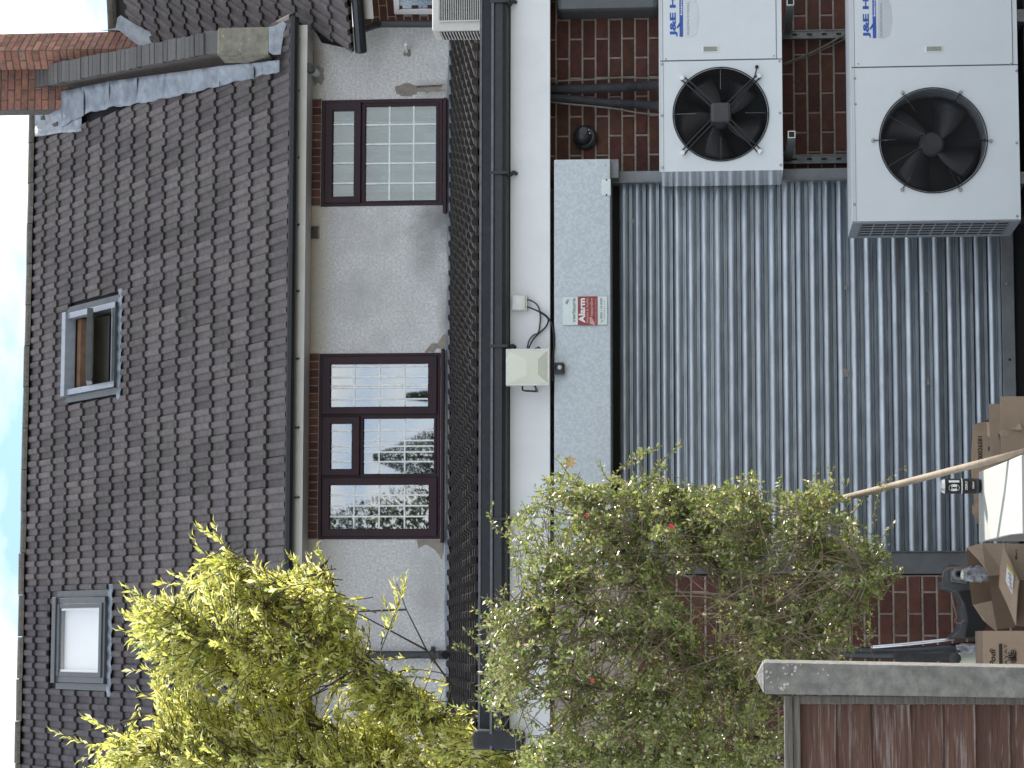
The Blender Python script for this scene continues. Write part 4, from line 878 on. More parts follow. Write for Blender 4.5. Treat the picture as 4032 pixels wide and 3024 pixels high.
# smaller upper unit
YU=13.0
t1,acc,xl,xr,zb,zt=unit('air_conditioner','smaller upper white condensing unit with black motor cap on its fan',2597,3080,673,1.13,YU,.43,2838,450,184,237,None,None)
fc,fr_,T,gr=fan(t1,2838,450,184,YU,24,4,0.4,True,True)
q=MB(); cap=fc+Vector((0,-.045,0)); q.box(cap.x-.055,cap.x+.055,cap.y-.012,cap.y+.02,cap.z-.055,cap.z+.055); q.build('motor_cap',m_hub,t1,bevel=.016)
for (x,y) in ((2687,308),(2989,300),(2689,602),(2992,597)):
    e=P(x,y,YU-.012); dirv=(fc-e).normalized(); sv=Vector((-dirv.z,0,dirv.x))*.011
    q=MB()
    for sg_ in (-1,1): q.tube([e+sv*sg_,e.lerp(fc,.25)+sv*sg_+Vector((0,-.03,0)),fc+sv*sg_+Vector((0,-.042,0))-dirv*.05],.0042,6)
    q.build('motor_arm',m_wire,t1)
    q=MB(); q.lathe([(.0125,-.008),(.0125,.014),(.009,.018)],Matrix.Translation(e)@Matrix.Rotation(rad(90),4,'X'),14); q.build('rubber_mount',m_upvcw,t1)
q=MB(); q.tube([P(2980,265,YU-.004),P(2975,290,YU-.03),P(2962,325,YU-.04),P(2905,375,YU-.045),P(2900,395,YU-.045),P(2906,412,YU-.04),P(2900,430,YU-.04),P(2888,430,YU-.045)],.0035,6); q.build('motor_cable',m_wire,t1)
q=MB(); q.lathe([(.010,-.002),(.010,.006)],Matrix.Translation(P(2980,264,YU))@Matrix.Rotation(rad(90),4,'X'),12); q.build('grommet',m_wire,t1)
for ang in (0,90,180,270):
    v=Vector((math.cos(rad(ang)),0,math.sin(rad(ang)))); q=MB(); q.tube([fc+v*fr_*.52+Vector((0,-.027,0)),fc+v*fr_*.9+Vector((0,-.022,0)),fc+v*fr_*1.02+Vector((0,-.006,0))],.0022,5); q.build('guard_spoke',m_wireg,t1)
for x,y in ((2622,233),(3047,220),(2607,253),(3069,241),(2607,455),(3071,445),(2609,660),(3074,650)): screw(t1,x,y,YU)
badge(acc,2765,179,2829,206,YU-.004); logo(acc,2637,YU-.0045,145)
pbox_obj('base_strip',t1,2612,-300,2619,-290,YU-.001,YU,m_case)
# larger lower unit
YV=12.62
t2,acc,xl2,xr2,zb2,zt2=unit('air_conditioner','larger lower white condensing unit with open fan guard and louvred side',3352,4011,868,1.30,YV,.49,3674,553,206,261,None,None)
fc,fr_,T,gr=fan(t2,3674,553,206,YV,30,6,0.9,False,True)
for (x,y) in ((3553,365),(3783,363),(3437,553),(3900,555),(3552,747),(3781,748)):
    e=P(x,y,YV-.006); v=(fc-e).normalized(); q=MB(); q.tube([e,e+v*.05+Vector((0,-.010,0)),e+v*.12+Vector((0,-.024,0))],.0028,6); q.build('guard_arm',m_wire,t2)
    q=MB(); q.lathe([(.010,-.005),(.010,.004),(.007,.008)],Matrix.Translation(e)@Matrix.Rotation(rad(90),4,'X'),12); q.build('bolt',m_screw,t2)
for ang in (32,90,148,212,270,328,60,120):
    v=Vector((math.cos(rad(ang)),0,math.sin(rad(ang)))); q=MB(); q.tube([fc+v*fr_*(.2 if ang in (60,120) else .85)+Vector((0,-.026,0)),fc+v*fr_*1.02+Vector((0,-.007,0))],.0018,5); q.build('guard_spoke',m_wireg,t2)
for x,y in ((3379,252),(3980,252),(3365,308),(4002,279),(3367,410),(4002,563),(3364,805),(4004,851)): screw(t2,x,y,YV)
badge(acc,3643,179,3712,205,YV-.004); logo(acc,3397,YV-.0045,150)
# louvred coil guard on the left side face of the larger unit
q=MB(); D=.49; nx,nz_=5,12; x_=xl2-.004
ys=[YV+.05+ (D-.10)*i/nx for i in range(nx+1)]; zs_=[zb2+.05+(zt2-zb2-.10)*i/nz_ for i in range(nz_+1)]
for i in range(nz_+1): q.box(x_-.003,x_,ys[0],ys[-1],zs_[i]-.0035,zs_[i]+.0035)
for i in range(nx+1): q.box(x_-.002,x_+.001,ys[i]-.011,ys[i]+.011,zs_[0],zs_[-1])
q.box(x_-.003,x_+.003,YV+.002,ys[0],zb2,zt2); q.box(x_-.003,x_+.003,ys[-1],YV+D,zb2,zt2); q.box(x_-.003,x_+.003,ys[0],ys[-1],zb2,zs_[0]); q.box(x_-.003,x_+.003,ys[0],ys[-1],zs_[-1],zt2)
q.build('coil_guard',m_coil,t2)
q=MB(); q.box(x_+.0005,x_+.003,ys[0],ys[-1],zs_[0],zs_[-1]); q.build('coil',m_matblk,t2)
# dark gap boards behind and beside the units: wall struts and support arms
def strut(x0,y0,x1,y1,label,slots=5):
    s=thing('wall_bracket',label,'bracket',tuple(P((x0+x1)/2,(y0+y1)/2,YB-.04)),'steel brackets between the condensing units')
    a,b,c,d=rect(x0,y0,x1,y1,YB-.045); q=MB(); q.box(a,b,YB-.045,YB-.012,c,d); q.build('channel',m_steel,s,bevel=.002)
    q=MB(); q.box(a-.002,a+.004,YB-.052,YB-.044,c,d); q.box(b-.004,b+.002,YB-.052,YB-.044,c,d); q.build('channel_lip',m_steel,s)
    for i in range(slots):
        z=d-.07-(d-c-.1)*i/slots; q=MB(); q.box((a+b)/2-.006,(a+b)/2+.006,YB-.047,YB-.0455,z-.014,z+.014); q.build('slot',m_matblk,s)
    return s
s1=strut(3080,118,3440,150,'steel strut and cantilever arm nearest the right edge between the units')
s2=strut(3080,609,3440,642,'steel strut and cantilever arm above the shutter rail between the units')
def arm(s,x,yw,yf,Yf):
    z=P(x,yf,Yf).z; A_=P(x,yf,Yf); B_=P(x,yw,YB-.05); q=MB(); w=.02
    zc=A_.z
    q.add([(A_.x-w,A_.y,zc-.02),(A_.x+w,A_.y,zc-.02),(A_.x+w,A_.y,zc+.02),(A_.x-w,A_.y,zc+.02),(A_.x-w,YB-.03,zc-.02),(A_.x+w,YB-.03,zc-.02),(A_.x+w,YB-.03,zc+.02),(A_.x-w,YB-.03,zc+.02)],[(0,1,5,4),(1,2,6,5),(2,3,7,6),(3,0,4,7),(4,5,6,7)])
    o=q.build('arm',m_rail,s,bevel=.002)
    q=MB(); 
    for (u0,u1,v0,v1) in ((-w,w,-.02,-.015),(-w,w,.015,.02),(-w,-w+.005,-.015,.015),(w-.005,w,-.015,.015)): q.box(A_.x+u0,A_.x+u1,A_.y-.006,A_.y-.001,zc+v0,zc+v1)
    q.build('open_end',m_alu,s); q=MB(); q.box(A_.x-w+.005,A_.x+w-.005,A_.y-.001,A_.y+.001,zc-.015,zc+.015); q.build('hollow',m_matblk,s)
arm(s1,3112,130,8,12.98); arm(s2,3117,630,530,12.98)
# feet of the larger unit ; matt black block stands in for the dark gap below
pf=thing('dark_gap_block','matt black block standing in for the dark gap under the larger condensing unit','block',tuple(P(4030,400,13.0)))
q=MB(); q.box(xl2+.05,xr2-.05,YV+.06,YV+.45,0,zb2-.04); q.build('block',m_matblk,pf)
for y in (700,60): 
    a,b,c,d=rect(4012,y-24,4030,y+24,YV+.02); q=MB(); q.box(a,b,YV+.02,YV+.4,c-.01,zb2-.001); q.build('foot_channel',m_steel,pf,bevel=.002)
# sagging cable between the units
q=MB(); q.tube([P(3085,252,YB-.05),P(3140,232,YB-.06),P(3200,205,YB-.06),P(3260,175,YB-.06),P(3330,132,YB-.07)],.006,8); q.tube([P(3090,256,YB-.05),P(3200,215,YB-.055),P(3330,152,YB-.07)],.003,6)
tag(q.build('cable',m_cable),'dull brown cable sagging between the two condensing units','cable')
# insulated pipes from soffit to the upper unit
def pipe(label,pts,r,group='insulated pipes above the smaller unit',mat=m_foam,name='insulated_pipe',cat='pipe'):
    q=MB(); 
    P3=[P(x,y,Y) for x,y,Y in pts]; 
    # smooth
    out=[]
    for i in range(len(P3)-1):
        p0=P3[max(i-1,0)];p1=P3[i];p2=P3[i+1];p3=P3[min(i+2,len(P3)-1)]
        for k in range(6):
            t=k/6; out.append(0.5*((2*p1)+(p2-p0)*t+(2*p0-5*p1+4*p2-p3)*t*t+(3*p1-p0-3*p2+p3)*t**3))
    out.append(P3[-1]); q.tube(out,r,10); return tag(q.build(name,mat,None,smooth=True),label,cat,group)
Yp_=YB-.10
pipe('straight black insulated pipe running down into the smaller unit',[(2150,350,Yp_),(2300,350,Yp_),(2450,343,Yp_),(2540,338,Yp_),(2620,335,YU+.2)],.028)
pipe('bowed black insulated pipe left of the straight one',[(2150,385,Yp_-.02),(2260,392,Yp_),(2350,402,Yp_),(2440,408,Yp_),(2530,412,Yp_),(2620,420,YU+.2)],.024)
pipe('thin pale cable on the right side of the insulated pipes',[(2150,322,Yp_-.03),(2250,316,Yp_-.03),(2330,313,Yp_-.03),(2430,306,Yp_-.03),(2520,307,Yp_-.03),(2620,308,YU+.2)],.005,mat=m_cable,name='cable',cat='cable',group='cables beside the insulated pipes')
pipe('thin pale cable bowing along the left insulated pipe',[(2150,400,Yp_-.04),(2250,411,Yp_-.04),(2330,418,Yp_-.04),(2420,428,Yp_-.04),(2520,445,Yp_-.04),(2620,452,YU+.2)],.005,mat=m_cable,name='cable',cat='cable',group='cables beside the insulated pipes')
# black dome camera on the brickwork
dc=thing('dome_camera','black dome camera on brick wall above shutter hood','camera',tuple(P(2305,545,YB)))
T=Matrix.Translation(P(2305,545,YB-.006))@Matrix.Rotation(rad(90),4,'X')
q=MB(); q.lathe([(.068,0),(.070,.03),(.064,.045),(.052,.055)],T,32); q.build('base',m_black,dc,smooth=False)
q=MB(); q.lathe([(.052,.055),(.047,.078),(.034,.095),(.016,.103),(0.001,.105)],Matrix.Translation(Vector((.0,0,.012)))@T,28); q.build('dome',m_glassd if False else m_black,dc,smooth=True)
p=P(2296,515,YB-.11); q=MB(); q.lathe([(.024,0),(.022,.02)],Matrix.Translation(p+Vector((0,.02,0)))@Matrix.Rotation(rad(90),4,'X'),20); q.build('lens_ring',m_hub,dc)
for x in (2318,2322): 
    q=MB(); q.lathe([(.004,0),(.003,.003)],Matrix.Translation(P(x,512+ (x-2318)*3,YB-.118))@Matrix.Rotation(rad(90),4,'X'),10); q.build('led',m_lens,dc)
# dark duct at the right edge under the fascia
q=MB(); a,b,c,d=rect(2190,-120,2592,36,YB-.26); q.box(a,b,YB-.26,YB-.02,c,d); tag(q.build('trunking_box',m_vgrey,None,bevel=.03),'dark blue grey box under the soffit at the right edge','box')

# ================================================================== FITTINGS ON THE WHITE FASCIA
fl=thing('floodlight','cream square floodlight mounted on the white fascia','floodlight',tuple(P(2078,1445,13.2)))
Yl=13.16; a,b,c,d=rect(1992,1373,2164,1517,Yl); q=MB(); q.box(a,b,Yl,Yl+.05,c,d); q.build('housing',m_floodb,fl,bevel=.003)
q=MB(); i=.012; m0=(a+b)/2; 
o4=[(a+i,c+i),(b-i,c+i),(b-i,d-i),(a+i,d-i)]; i4=[(a+.055,c+.062),(b-.06,c+.062),(b-.06,d-.115),(a+.055,d-.115)]
q.add([(x,Yl-.001,z) for x,z in o4]+[(x,Yl-.022,z) for x,z in i4],[(4,5,6,7)]+[(k,(k+1)%4,4+(k+1)%4,4+k) for k in range(4)]); q.build('reflector_face',m_floodf,fl)
q=MB(); yk=a-.022; z0=P(2055,1517,Yl).z; z1_=P(2105,1517,Yl).z
q.tube([(a-.002,Yl+.03,z0),(yk,Yl+.04,z0),(yk,Yl+.08,z0-.01),(yk+.006,YF-.006,z1_)],.005,6); q.tube([(a-.001,Yl+.03,z1_),(yk+.006,YF-.008,z1_)],.006,6); q.build('yoke',m_wire,fl)
q=MB(); q.tube([(b+.002,Yl+.03,z1_),(b+.012,Yl+.03,z1_-.02),(b+.006,YF-.008,z1_-.03)],.005,6); q.build('gland',m_wire,fl)
jb=thing('junction_box','small pale square junction box on the white fascia','junction box',tuple(P(2045,1191,YF)))
pbox_obj('box',jb,2015,1161,2070,1222,YF-.05,YF-.001,m_floodb,.005); pbox_obj('lid',jb,2018,1164,2067,1219,YF-.054,YF-.0505,m_floodb,.002)
pbox_obj('side_flange',jb,2069,1161,2075,1222,YF-.045,YF-.001,m_floodf,.002)
pipe('grey cable curving from the junction box to the floodlight',[(2075,1178,YF-.03),(2100,1188,YF-.03),(2118,1205,YF-.02),(2127,1235,YF-.015),(2126,1275,YF-.015),(2119,1310,YF-.02),(2100,1320,YF-.02),(2084,1340,YF-.03),(2076,1370,YF-.10)],.0045,mat=m_cableg,name='cable',cat='cable',group='cables around the floodlight')
pipe('black cable crossing down to the floodlight top',[(2075,1208,YF-.03),(2100,1217,YF-.03),(2130,1232,YF-.02),(2158,1256,YF-.015),(2150,1285,YF-.015),(2125,1310,YF-.02),(2100,1335,YF-.03),(2082,1370,YF-.10)],.0045,mat=m_wire,name='cable',cat='cable',group='cables around the floodlight')
pipe('black cable dropping past the fascia to the motion sensor',[(2128,1228,YF-.035),(2155,1248,YF-.035),(2172,1275,YF-.04),(2181,1310,YF-.05),(2182,1360,YF-.06),(2176,1430,YF-.05),(2177,1500,YF-.04)],.005,mat=m_wire,name='cable',cat='cable',group='cables around the floodlight')
ms=thing('motion_sensor','black motion sensor with white lens hanging below the floodlight','sensor',tuple(P(2203,1448,13.28)))
pbox_obj('body',ms,2183,1426,2221,1472,13.22,13.288,m_black,.008)
q=MB(); q.lathe([(.013,0),(.012,.006),(.008,.011),(.001,.013)],Matrix.Translation(P(2204,1447,13.219))@Matrix.Rotation(rad(90),4,'X'),16); q.build('lens',m_lens,ms,smooth=True)
q=MB(); q.tube([P(2178,1447,13.27),P(2186,1447,13.26)],.008,8); q.build('stalk',m_black,ms)

# neighbour's condenser on the flat roof
na=thing('air_conditioner','old cream condenser standing on the flat roof in front of the neighbour','air conditioner',tuple(P(1960,60,17.5)))
Yn=17.5; a,b,c,d=rect(1702,-260,1960,118,Yn); 
q=MB(); q.box(a,b,Yn+.004,Yn+.30,c,d); q.build('casing',m_cream,na,bevel=.012)
q=MB(); q.box(a+.07,b-.05,Yn-.004,Yn+.0,c,d-.05); q.build('grille_recess',m_matblk,na)
q=MB(); z=d-.055
while z>c: q.box(a+.065,b-.05,Yn-.014,Yn-.004,z-.0025,z+.0025); z-=.0135
for X in (a+.066,(a+b)/2-.1,b-.06): q.box(X-.004,X+.004,Yn-.016,Yn-.012,c,d-.05)
q.build('grille',m_cream,na)
q=MB(); q.lathe([(.02,0),(.2,.004)],Matrix.Translation(((a+b)/2+.12,Yn-.001,(c+d)/2-.05))@Matrix.Rotation(rad(90),4,'X'),24); q.build('fan',m_fin,na)
q=MB(); z=d-.06
while z>c: 
    q.box(a-.006,a+.002,Yn+.04,Yn+.15,z-.004,z+.004); q.box(a-.006,a+.002,Yn+.17,Yn+.27,z-.004,z+.004); z-=.022
q.build('side_louvre',m_cream,na); q=MB(); q.box(a-.002,a+.001,Yn+.035,Yn+.275,c,d-.05); q.build('side_recess',m_matblk,na)

# ================================================================== BLACK DRAINPIPE beside the shutter and clutter
pipe('black drainpipe slanting down beside the brick pier',[(3000,2560,12.6),(3200,2562,12.6),(3450,2572,12.55),(3640,2566,12.5),(3850,2548,12.4),(4060,2535,12.3)],.030,group=None,mat=m_black,name='drainpipe')
pipe('thin pale tube lying along the black drainpipe',[(3430,2548,12.5),(3560,2537,12.45),(3700,2522,12.4),(3760,2515,12.4)],.009,group=None,mat=m_alu,name='metal_tube',cat='tube')
pipe('thinner black pipe against the slanting drainpipe',[(3520,2580,12.35),(3650,2590,12.3),(3800,2575,12.25),(4060,2590,12.2)],.022,group=None,mat=m_foam,name='pipe')
# broken black appliance
bl=thing('broken_appliance','broken black appliance casing with trailing wires beside the brick pier','appliance',tuple(P(3900,2330,12.3)))
Yq=12.2
q=MB(); q.poly([P(x,y,Yq) for x,y in ((3730,2218),(3800,2228),(3845,2235),(3852,2330),(3858,2420),(3850,2518),(3745,2510),(3775,2485),(3790,2440),(3785,2400),(3790,2375),(3765,2335),(3740,2322),(3712,2320),(3710,2290),(3726,2288))],(0,.28,0)); q.build('casing',m_vgrey,bl,bevel=.004)
q=MB(); q.poly([P(x,y,Yq-.02) for x,y in ((3775,2330),(3850,2320),(3900,2400),(3870,2500),(3800,2510),(3812,2440),(3800,2380))],(0,.02,0)); q.build('torn_panel',m_matblk,bl,bevel=.004)
q=MB(); q.poly([P(x,y,Yq-.035) for x,y in ((3745,2238),(3808,2244),(3808,2298),(3745,2290))],(0,.03,0)); q.build('motor_plate',m_steel,bl,bevel=.003)
for r_,hh in ((.030,.0),(.022,.012),(.012,.02)):
    q=MB(); T=Matrix.Translation(P(3775,2260,Yq-.04-hh))@Matrix.Rotation(rad(90),4,'X'); q.lathe([(r_+.003,0),(r_+.003,.008),(r_-.003,.008),(r_-.003,0)],T,20); q.build('motor_ring',m_alu if r_>.02 else m_hub,bl)
for pts in ([(3712,2275),(3716,2250),(3740,2236),(3790,2232),(3830,2236)],[(3745,2330),(3755,2380),(3765,2420),(3768,2440)],[(3760,2435),(3762,2450),(3780,2455),(3800,2442)]):
    q=MB(); q.tube([P(x,y,Yq-.05) for x,y in pts],.0035,6); q.build('wire',M('pinkish wire',(0.25,0.13,0.11),rough=0.6),bl)
q=MB(); q.tube([P(3790,2262,Yq-.07),P(3822,2266,Yq-.09)],.024,12); q.build('white_cap',m_floodf,bl)
def crumple(name,label,cat,pts,Y,mat,amp=.03,seed=1,group=None,n=9):
    rr=random.Random(seed); (x0,y0),(x1,y1)=pts; q=MB(); vs=[]
    for i in range(n+1):
        for j in range(n+1):
            u,v=i/n,j/n; w=math.sin(math.pi*u)*0.5+.5
            x=x0+(x1-x0)*u+rr.uniform(-4,4); y=y0+(y1-y0)*(.5+(v-.5)*(.45+.55*w))+rr.uniform(-4,4)
            vs.append(P(x,y,Y-amp*math.sin(math.pi*v)*1.2+rr.uniform(-amp,amp)*.35))
    q.add(vs,[(i*(n+1)+j,(i+1)*(n+1)+j,(i+1)*(n+1)+j+1,i*(n+1)+j+1) for i in range(n) for j in range(n)])
    o=q.build(name,mat,None,smooth=True); md=o.modifiers.new('t','SOLIDIFY'); md.thickness=.0015; return tag(o,label,cat,group)
crumple('plastic_bag','crumpled clear plastic bag hanging out of the open carton','bag',[(3795,2228),(3892,2292)],11.15,m_plast,seed=3)
crumple('plastic_wrap','white plastic film wrapped round the black pipe end','plastic wrap',[(3765,2535),(3862,2575)],12.1,m_plast,seed=6)
q=MB(); q.tube([P(3776,2595,12.15),P(3855,2592,12.15)],.034,14); tag(q.build('roller',m_floodf),'pale round roller lying behind the fence post','roller')
q=MB(); q.lathe([(.028,0),(.028,.05),(.012,.055)],Matrix.Translation(P(3758,2592,12.1))@Matrix.Rotation(rad(90),4,'X'),16); tag(q.build('wheel',m_hub),'small grey wheel at the end of the pale roller','wheel')

# ================================================================== LONG WHITE CABINET WITH CAN, POLE
cbt=thing('cabinet','long white topped cabinet lying in the yard under the can','cabinet',tuple(P(3900,2000,10.0)))
zc_=P(3854,1997,10.62).z
fl_,fr2=PZ(3854,2134,zc_),PZ(3854,1859,zc_); nr_,nl=PZ(4022,1791,zc_),PZ(4026,2100,zc_)
cs=[fl_,fr2,nr_,nl]; m1,m2=PZ(3934,1828,zc_),PZ(3975,2105,zc_)
def hexa(name,top,z0,mat,par,bev=.002):
    q=MB(); q.add([Vector(p) for p in top]+[Vector((p.x,p.y,z0)) for p in top],[(0,1,2,3),(0,4,5,1),(1,5,6,2),(2,6,7,3),(3,7,4,0),(4,5,6,7)]); return q.build(name,mat,par,bevel=bev)
def lp(a,b,t): return a.lerp(b,t)
dn=Vector((0,0,-.0005))
hexa('top_board',[fl_,fr2,m1+(fr2-m1).normalized()*.004,m2+(fl_-m2).normalized()*.004],zc_-.02,m_lam,cbt)
hexa('top_board',[m2,m1,nr_,nl],zc_-.02,m_lam,cbt)
ins=[p+( (fl_+fr2+nr_+nl)/4-p).normalized()*.012+Vector((0,0,-.021)) for p in cs]
hexa('carcass',ins,0.002,m_lam_shade,cbt,0)
def rotM(a): return Matrix.Rotation(a,4,'Z')
can=thing('drink_can','black drinks can with big white lettering on the white cabinet','can',tuple(PZ(3863,1914,zc_)))
cb_=PZ(3863,1914,zc_+.001); T=Matrix.Translation(cb_); r_=.0325; H=.172
q=MB(); q.lathe([(.024,0),(.030,.004),(r_,.012),(r_,H-.018)],T,36); q.build('body',m_can,can,smooth=False)
q=MB(); q.lathe([(r_,H-.018),(.027,H-.005),(.0275,H),(.025,H),(.025,H-.004),(.001,H-.004)],T,36,cap=False); q.build('top',m_alu,can,smooth=False)
q=MB(); q.lathe([(r_+.0003,.006+.006),(r_+.0003,.022)],T,36,cap=False); q.build('base_band',m_hub,can)
def wrap(me,zc,ang0,name='lettering'):
    for v in me.vertices:
        a=v.co.x/r_+ang0; rr=r_+.0006; z=v.co.z
        v.co=Vector((cb_.x+rr*math.sin(a),cb_.y-rr*math.cos(a),cb_.z+zc+z))
    put(name,me,can)
wrap(text_mesh('01',.050,.046,m_whitep,.05),.093,-.75); wrap(text_mesh('ZERO',.040,.010,m_whitep,.02),.060,-.6); wrap(text_mesh('500ml',.030,.008,m_whitep,.02),.032,-.4)
q=MB(); q.lathe([(r_+.0004,.081),(r_+.0004,.085)],T,36,cap=False); q.build('band',m_whitep,can)
q=MB(); pts=[P(3120,2014,11.2),P(3240,1982,11.0),P(3500,1916,10.5),P(3800,1839,9.8),P(4100,1762,9.25)]
q.tube(pts,[.011,.0145,.0145,.0140,.0135],12); tag(q.build('wooden_pole',m_pole,None,smooth=True),'weathered wooden pole leaning across above the can','pole')

# ================================================================== CARTONS
GC='discarded cardboard cartons'
def carton_poly(par,name,pts,Y,mat,dY=0.0,th=.004):
    """pts (x,y,Yoff)"""
    q=MB(); V=[P(x,y,Y+o) for x,y,o in pts]; nrm=(V[1]-V[0]).cross(V[2]-V[0]).normalized()
    if nrm.y<0: nrm=-nrm
    q.poly(V,nrm*th); return q.build(name,mat,par)
ca=thing('cardboard_box','tall torn cardboard box printed 00026581 against the shutter','cardboard box',tuple(P(4030,1800,11.6)),GC)
Yc_=11.9
carton_poly(ca,'front',[(3833,1672,0),(3862,1662,0),(3885,1661,0),(3890,1672,0),(3896,1700,0),(3905,1740,0),(3925,1790,0),(3945,1815,0),(4060,1830,0),(4060,2060,0),(3845,2062,0),(3823,1850,0),(3826,1760,0)],Yc_,m_card)
carton_poly(ca,'side',[(3862,1661,0),(3890,1651,.25),(3940,1650,.3),(3975,1690,.3),(3975,1760,.3),(3905,1745,0),(3888,1690,0)],Yc_+.002,m_card_shade)
carton_poly(ca,'flap',[(3885,1661,-.01),(3905,1665,-.03),(3918,1680,-.05),(3915,1697,-.05),(3900,1712,-.03),(3889,1722,-.01),(3886,1700,0)],Yc_-.012,m_card)
carton_poly(ca,'flap',[(3893,1714,-.03),(3910,1708,-.06),(3930,1704,-.08),(3942,1720,-.08),(3940,1760,-.08),(3912,1766,-.06),(3900,1742,-.03)],Yc_-.02,m_card)
carton_poly(ca,'side_fold',[(3828,1990,-.02),(3852,1975,-.02),(3870,1985,-.03),(3870,2040,-.03),(3835,2036,-.03),(3826,2015,-.02)],Yc_-.02,m_card)
text(ca,'00026581',3850,1718,3868,1812,Yc_-.002,m_blackp,.02)
pbox_obj('stamp',ca,3891,1759,3906,1774,Yc_-.004,Yc_-.002,m_blackp)
cbx=thing('cardboard_box','open cardboard box with curled flap right of the numbered box','cardboard box',tuple(P(4030,1740,11.4)),GC)
q=MB(); a,b,c,d=rect(3941,1560,4300,1792,11.45); q.box(a,b,11.45,11.452,c,d); q.build('front',m_card,cbx,bevel=.001)
q=MB(); q.box(a,a+.004,11.453,11.80,c,d+.01); q.build('side',m_card_shade,cbx); q=MB(); q.box(a,b,11.80,11.805,c,d+.015); q.build('back',m_card,cbx)
carton_poly(cbx,'flap',[(3938,1718,0),(3934,1705,-.02),(3945,1696,-.04),(3962,1692,-.04),(3976,1700,-.03),(3975,1714,-.01),(3950,1718,0)],11.43,m_card)
carton_poly(cbx,'curled_flap',[(3976,1689,0),(4000,1670,.02),(4020,1652,.04),(4018,1668,.0),(4024,1690,-.02),(4000,1692,0)],11.44,m_card)
carton_poly(cbx,'inner_flap',[(3970,1700,.1),(4060,1696,.1),(4060,1720,.1),(3975,1718,.1)],11.44,m_reveal)
ppoly(cbx,'red_print',[(3988,1716),(3998,1707),(4004,1702),(4006,1701),(4014,1708),(4020,1716),(4012,1716),(4006,1706),(3998,1716)],11.535,m_redp,.001)
cc=thing('cardboard_box','open cardboard box with big flap left of the white cabinet','cardboard box',tuple(P(4030,2250,11.0)),GC)
carton_poly(cc,'flap',[(3807,2155,0),(3868,2138,.02),(3985,2140,.05),(3955,2262,-.05),(3893,2267,-.12),(3878,2235,-.10),(3850,2200,-.06)],11.1,m_card)
carton_poly(cc,'inside_wall',[(3806,2156,.02),(3852,2205,.02),(3880,2240,.02),(3900,2290,.02),(3905,2380,.02),(3830,2385,.02),(3815,2280,.02)],11.2,m_card_shade)
carton_poly(cc,'lower_flap',[(3832,2382,0),(3905,2365,.0),(3925,2482,-.05),(3912,2476,-.05),(3870,2440,-.02)],11.12,m_card)
carton_poly(cc,'dark_side',[(3893,2268,-.02),(3940,2262,-.02),(3960,2330,-.02),(3998,2470,-.02),(3926,2478,-.02),(3912,2400,-.02)],11.05,m_card_shade)
cd=thing('cardboard_box','cardboard box with white address label at the bottom edge','cardboard box',tuple(P(4030,2300,10.7)),GC)
carton_poly(cd,'front',[(3950,2150,.05),(4012,2285,-.12),(4005,2330,-.12),(3998,2462,-.05),(3975,2400,-.02),(3932,2310,.0),(3937,2240,0)],10.75,m_card)
carton_poly(cd,'top',[(3950,2142,.05),(4090,2140,.12),(4090,2290,-.1),(4016,2284,-.12)],10.8,m_card)
carton_poly(cd,'right_side',[(4013,2286,-.10),(4090,2282,-.1),(4090,2470,-.05),(3999,2464,-.05)],10.78,m_card_shade)
text(cd,'Merc',3996,2163,4006,2202,10.772,m_blackp,.02)
carton_poly(cd,'address_label',[(3964,2232,0),(3991,2270,-.02),(3985,2340,-.02),(3960,2288,0)],10.66,m_whitep,th=.001)
carton_poly(cd,'yellow_tape',[(3965,2217,0),(3992,2258,-.02),(3991,2268,-.02),(3964,2230,0)],10.66,M('yellow tape',(0.55,0.50,0.10),rough=.4),th=.001)
for k in range(4): carton_poly(cd,'label_print',[(3970+k*1.5,2252+k*17,0),(3980+k*1.2,2266+k*17,-.01),(3979+k*1.2,2272+k*17,-.01),(3969+k*1.5,2258+k*17,0)],10.648,m_greyp,th=.001)
ce=thing('cardboard_box','small cardboard box printed with a lotus behind the fence post','cardboard box',tuple(P(4030,2550,9.6)),GC)
a,b,c,d=rect(3871,2484,4120,2640,9.6); q=MB(); q.box(a,b,9.6,9.602,c,d); q.build('front',m_card,ce); q=MB(); q.box(a,b,9.603,9.9,c,d-.001); q.build('body',m_card_shade,ce)
yy=9.598
text(ce,'Podi',3897,2490+64,3920,2625,yy,m_blackp,.02,italic=.3)
pbox_obj('print_bar',ce,3934,2535,3947,2640,yy-.001,yy,m_blackp)
text(ce,'HAYAT',3955,2535,3966,2640,yy,m_blackp,0.0)
cx,cy=4000,2585
for k,(an,ln) in enumerate([(180,38),(205,36),(155,36),(232,34),(128,34),(255,30),(105,30)]):
    aa=rad(an); ux_,uy_=math.cos(aa),math.sin(aa); pts=[]
    for t in range(9):
        u=t/8; pts.append((cx+ux_*ln*u-uy_*6.5*math.sin(math.pi*u),cy+uy_*ln*u+ux_*6.5*math.sin(math.pi*u)))
    for t in range(7,0,-1):
        u=t/8; pts.append((cx+ux_*ln*u+uy_*6.5*math.sin(math.pi*u),cy+uy_*ln*u-ux_*6.5*math.sin(math.pi*u)))
    ppoly(ce,'petal_print',pts,yy-.0012*(k%2)-.001,m_blackp,.0005)
    ppoly(ce,'petal_line',[(cx+ux_*6,cy+uy_*6),(cx+ux_*ln*.85-uy_*1,cy+uy_*ln*.85+ux_*1),(cx+ux_*ln*.85+uy_*1,cy+uy_*ln*.85-ux_*1)],yy-.003,m_card,.0004)

# ================================================================== FENCE
YP=7.2
post=thing('fence_post','grey concrete fence post with pointed cap and lichen','fence post',tuple(P(3500,2670,YP)))
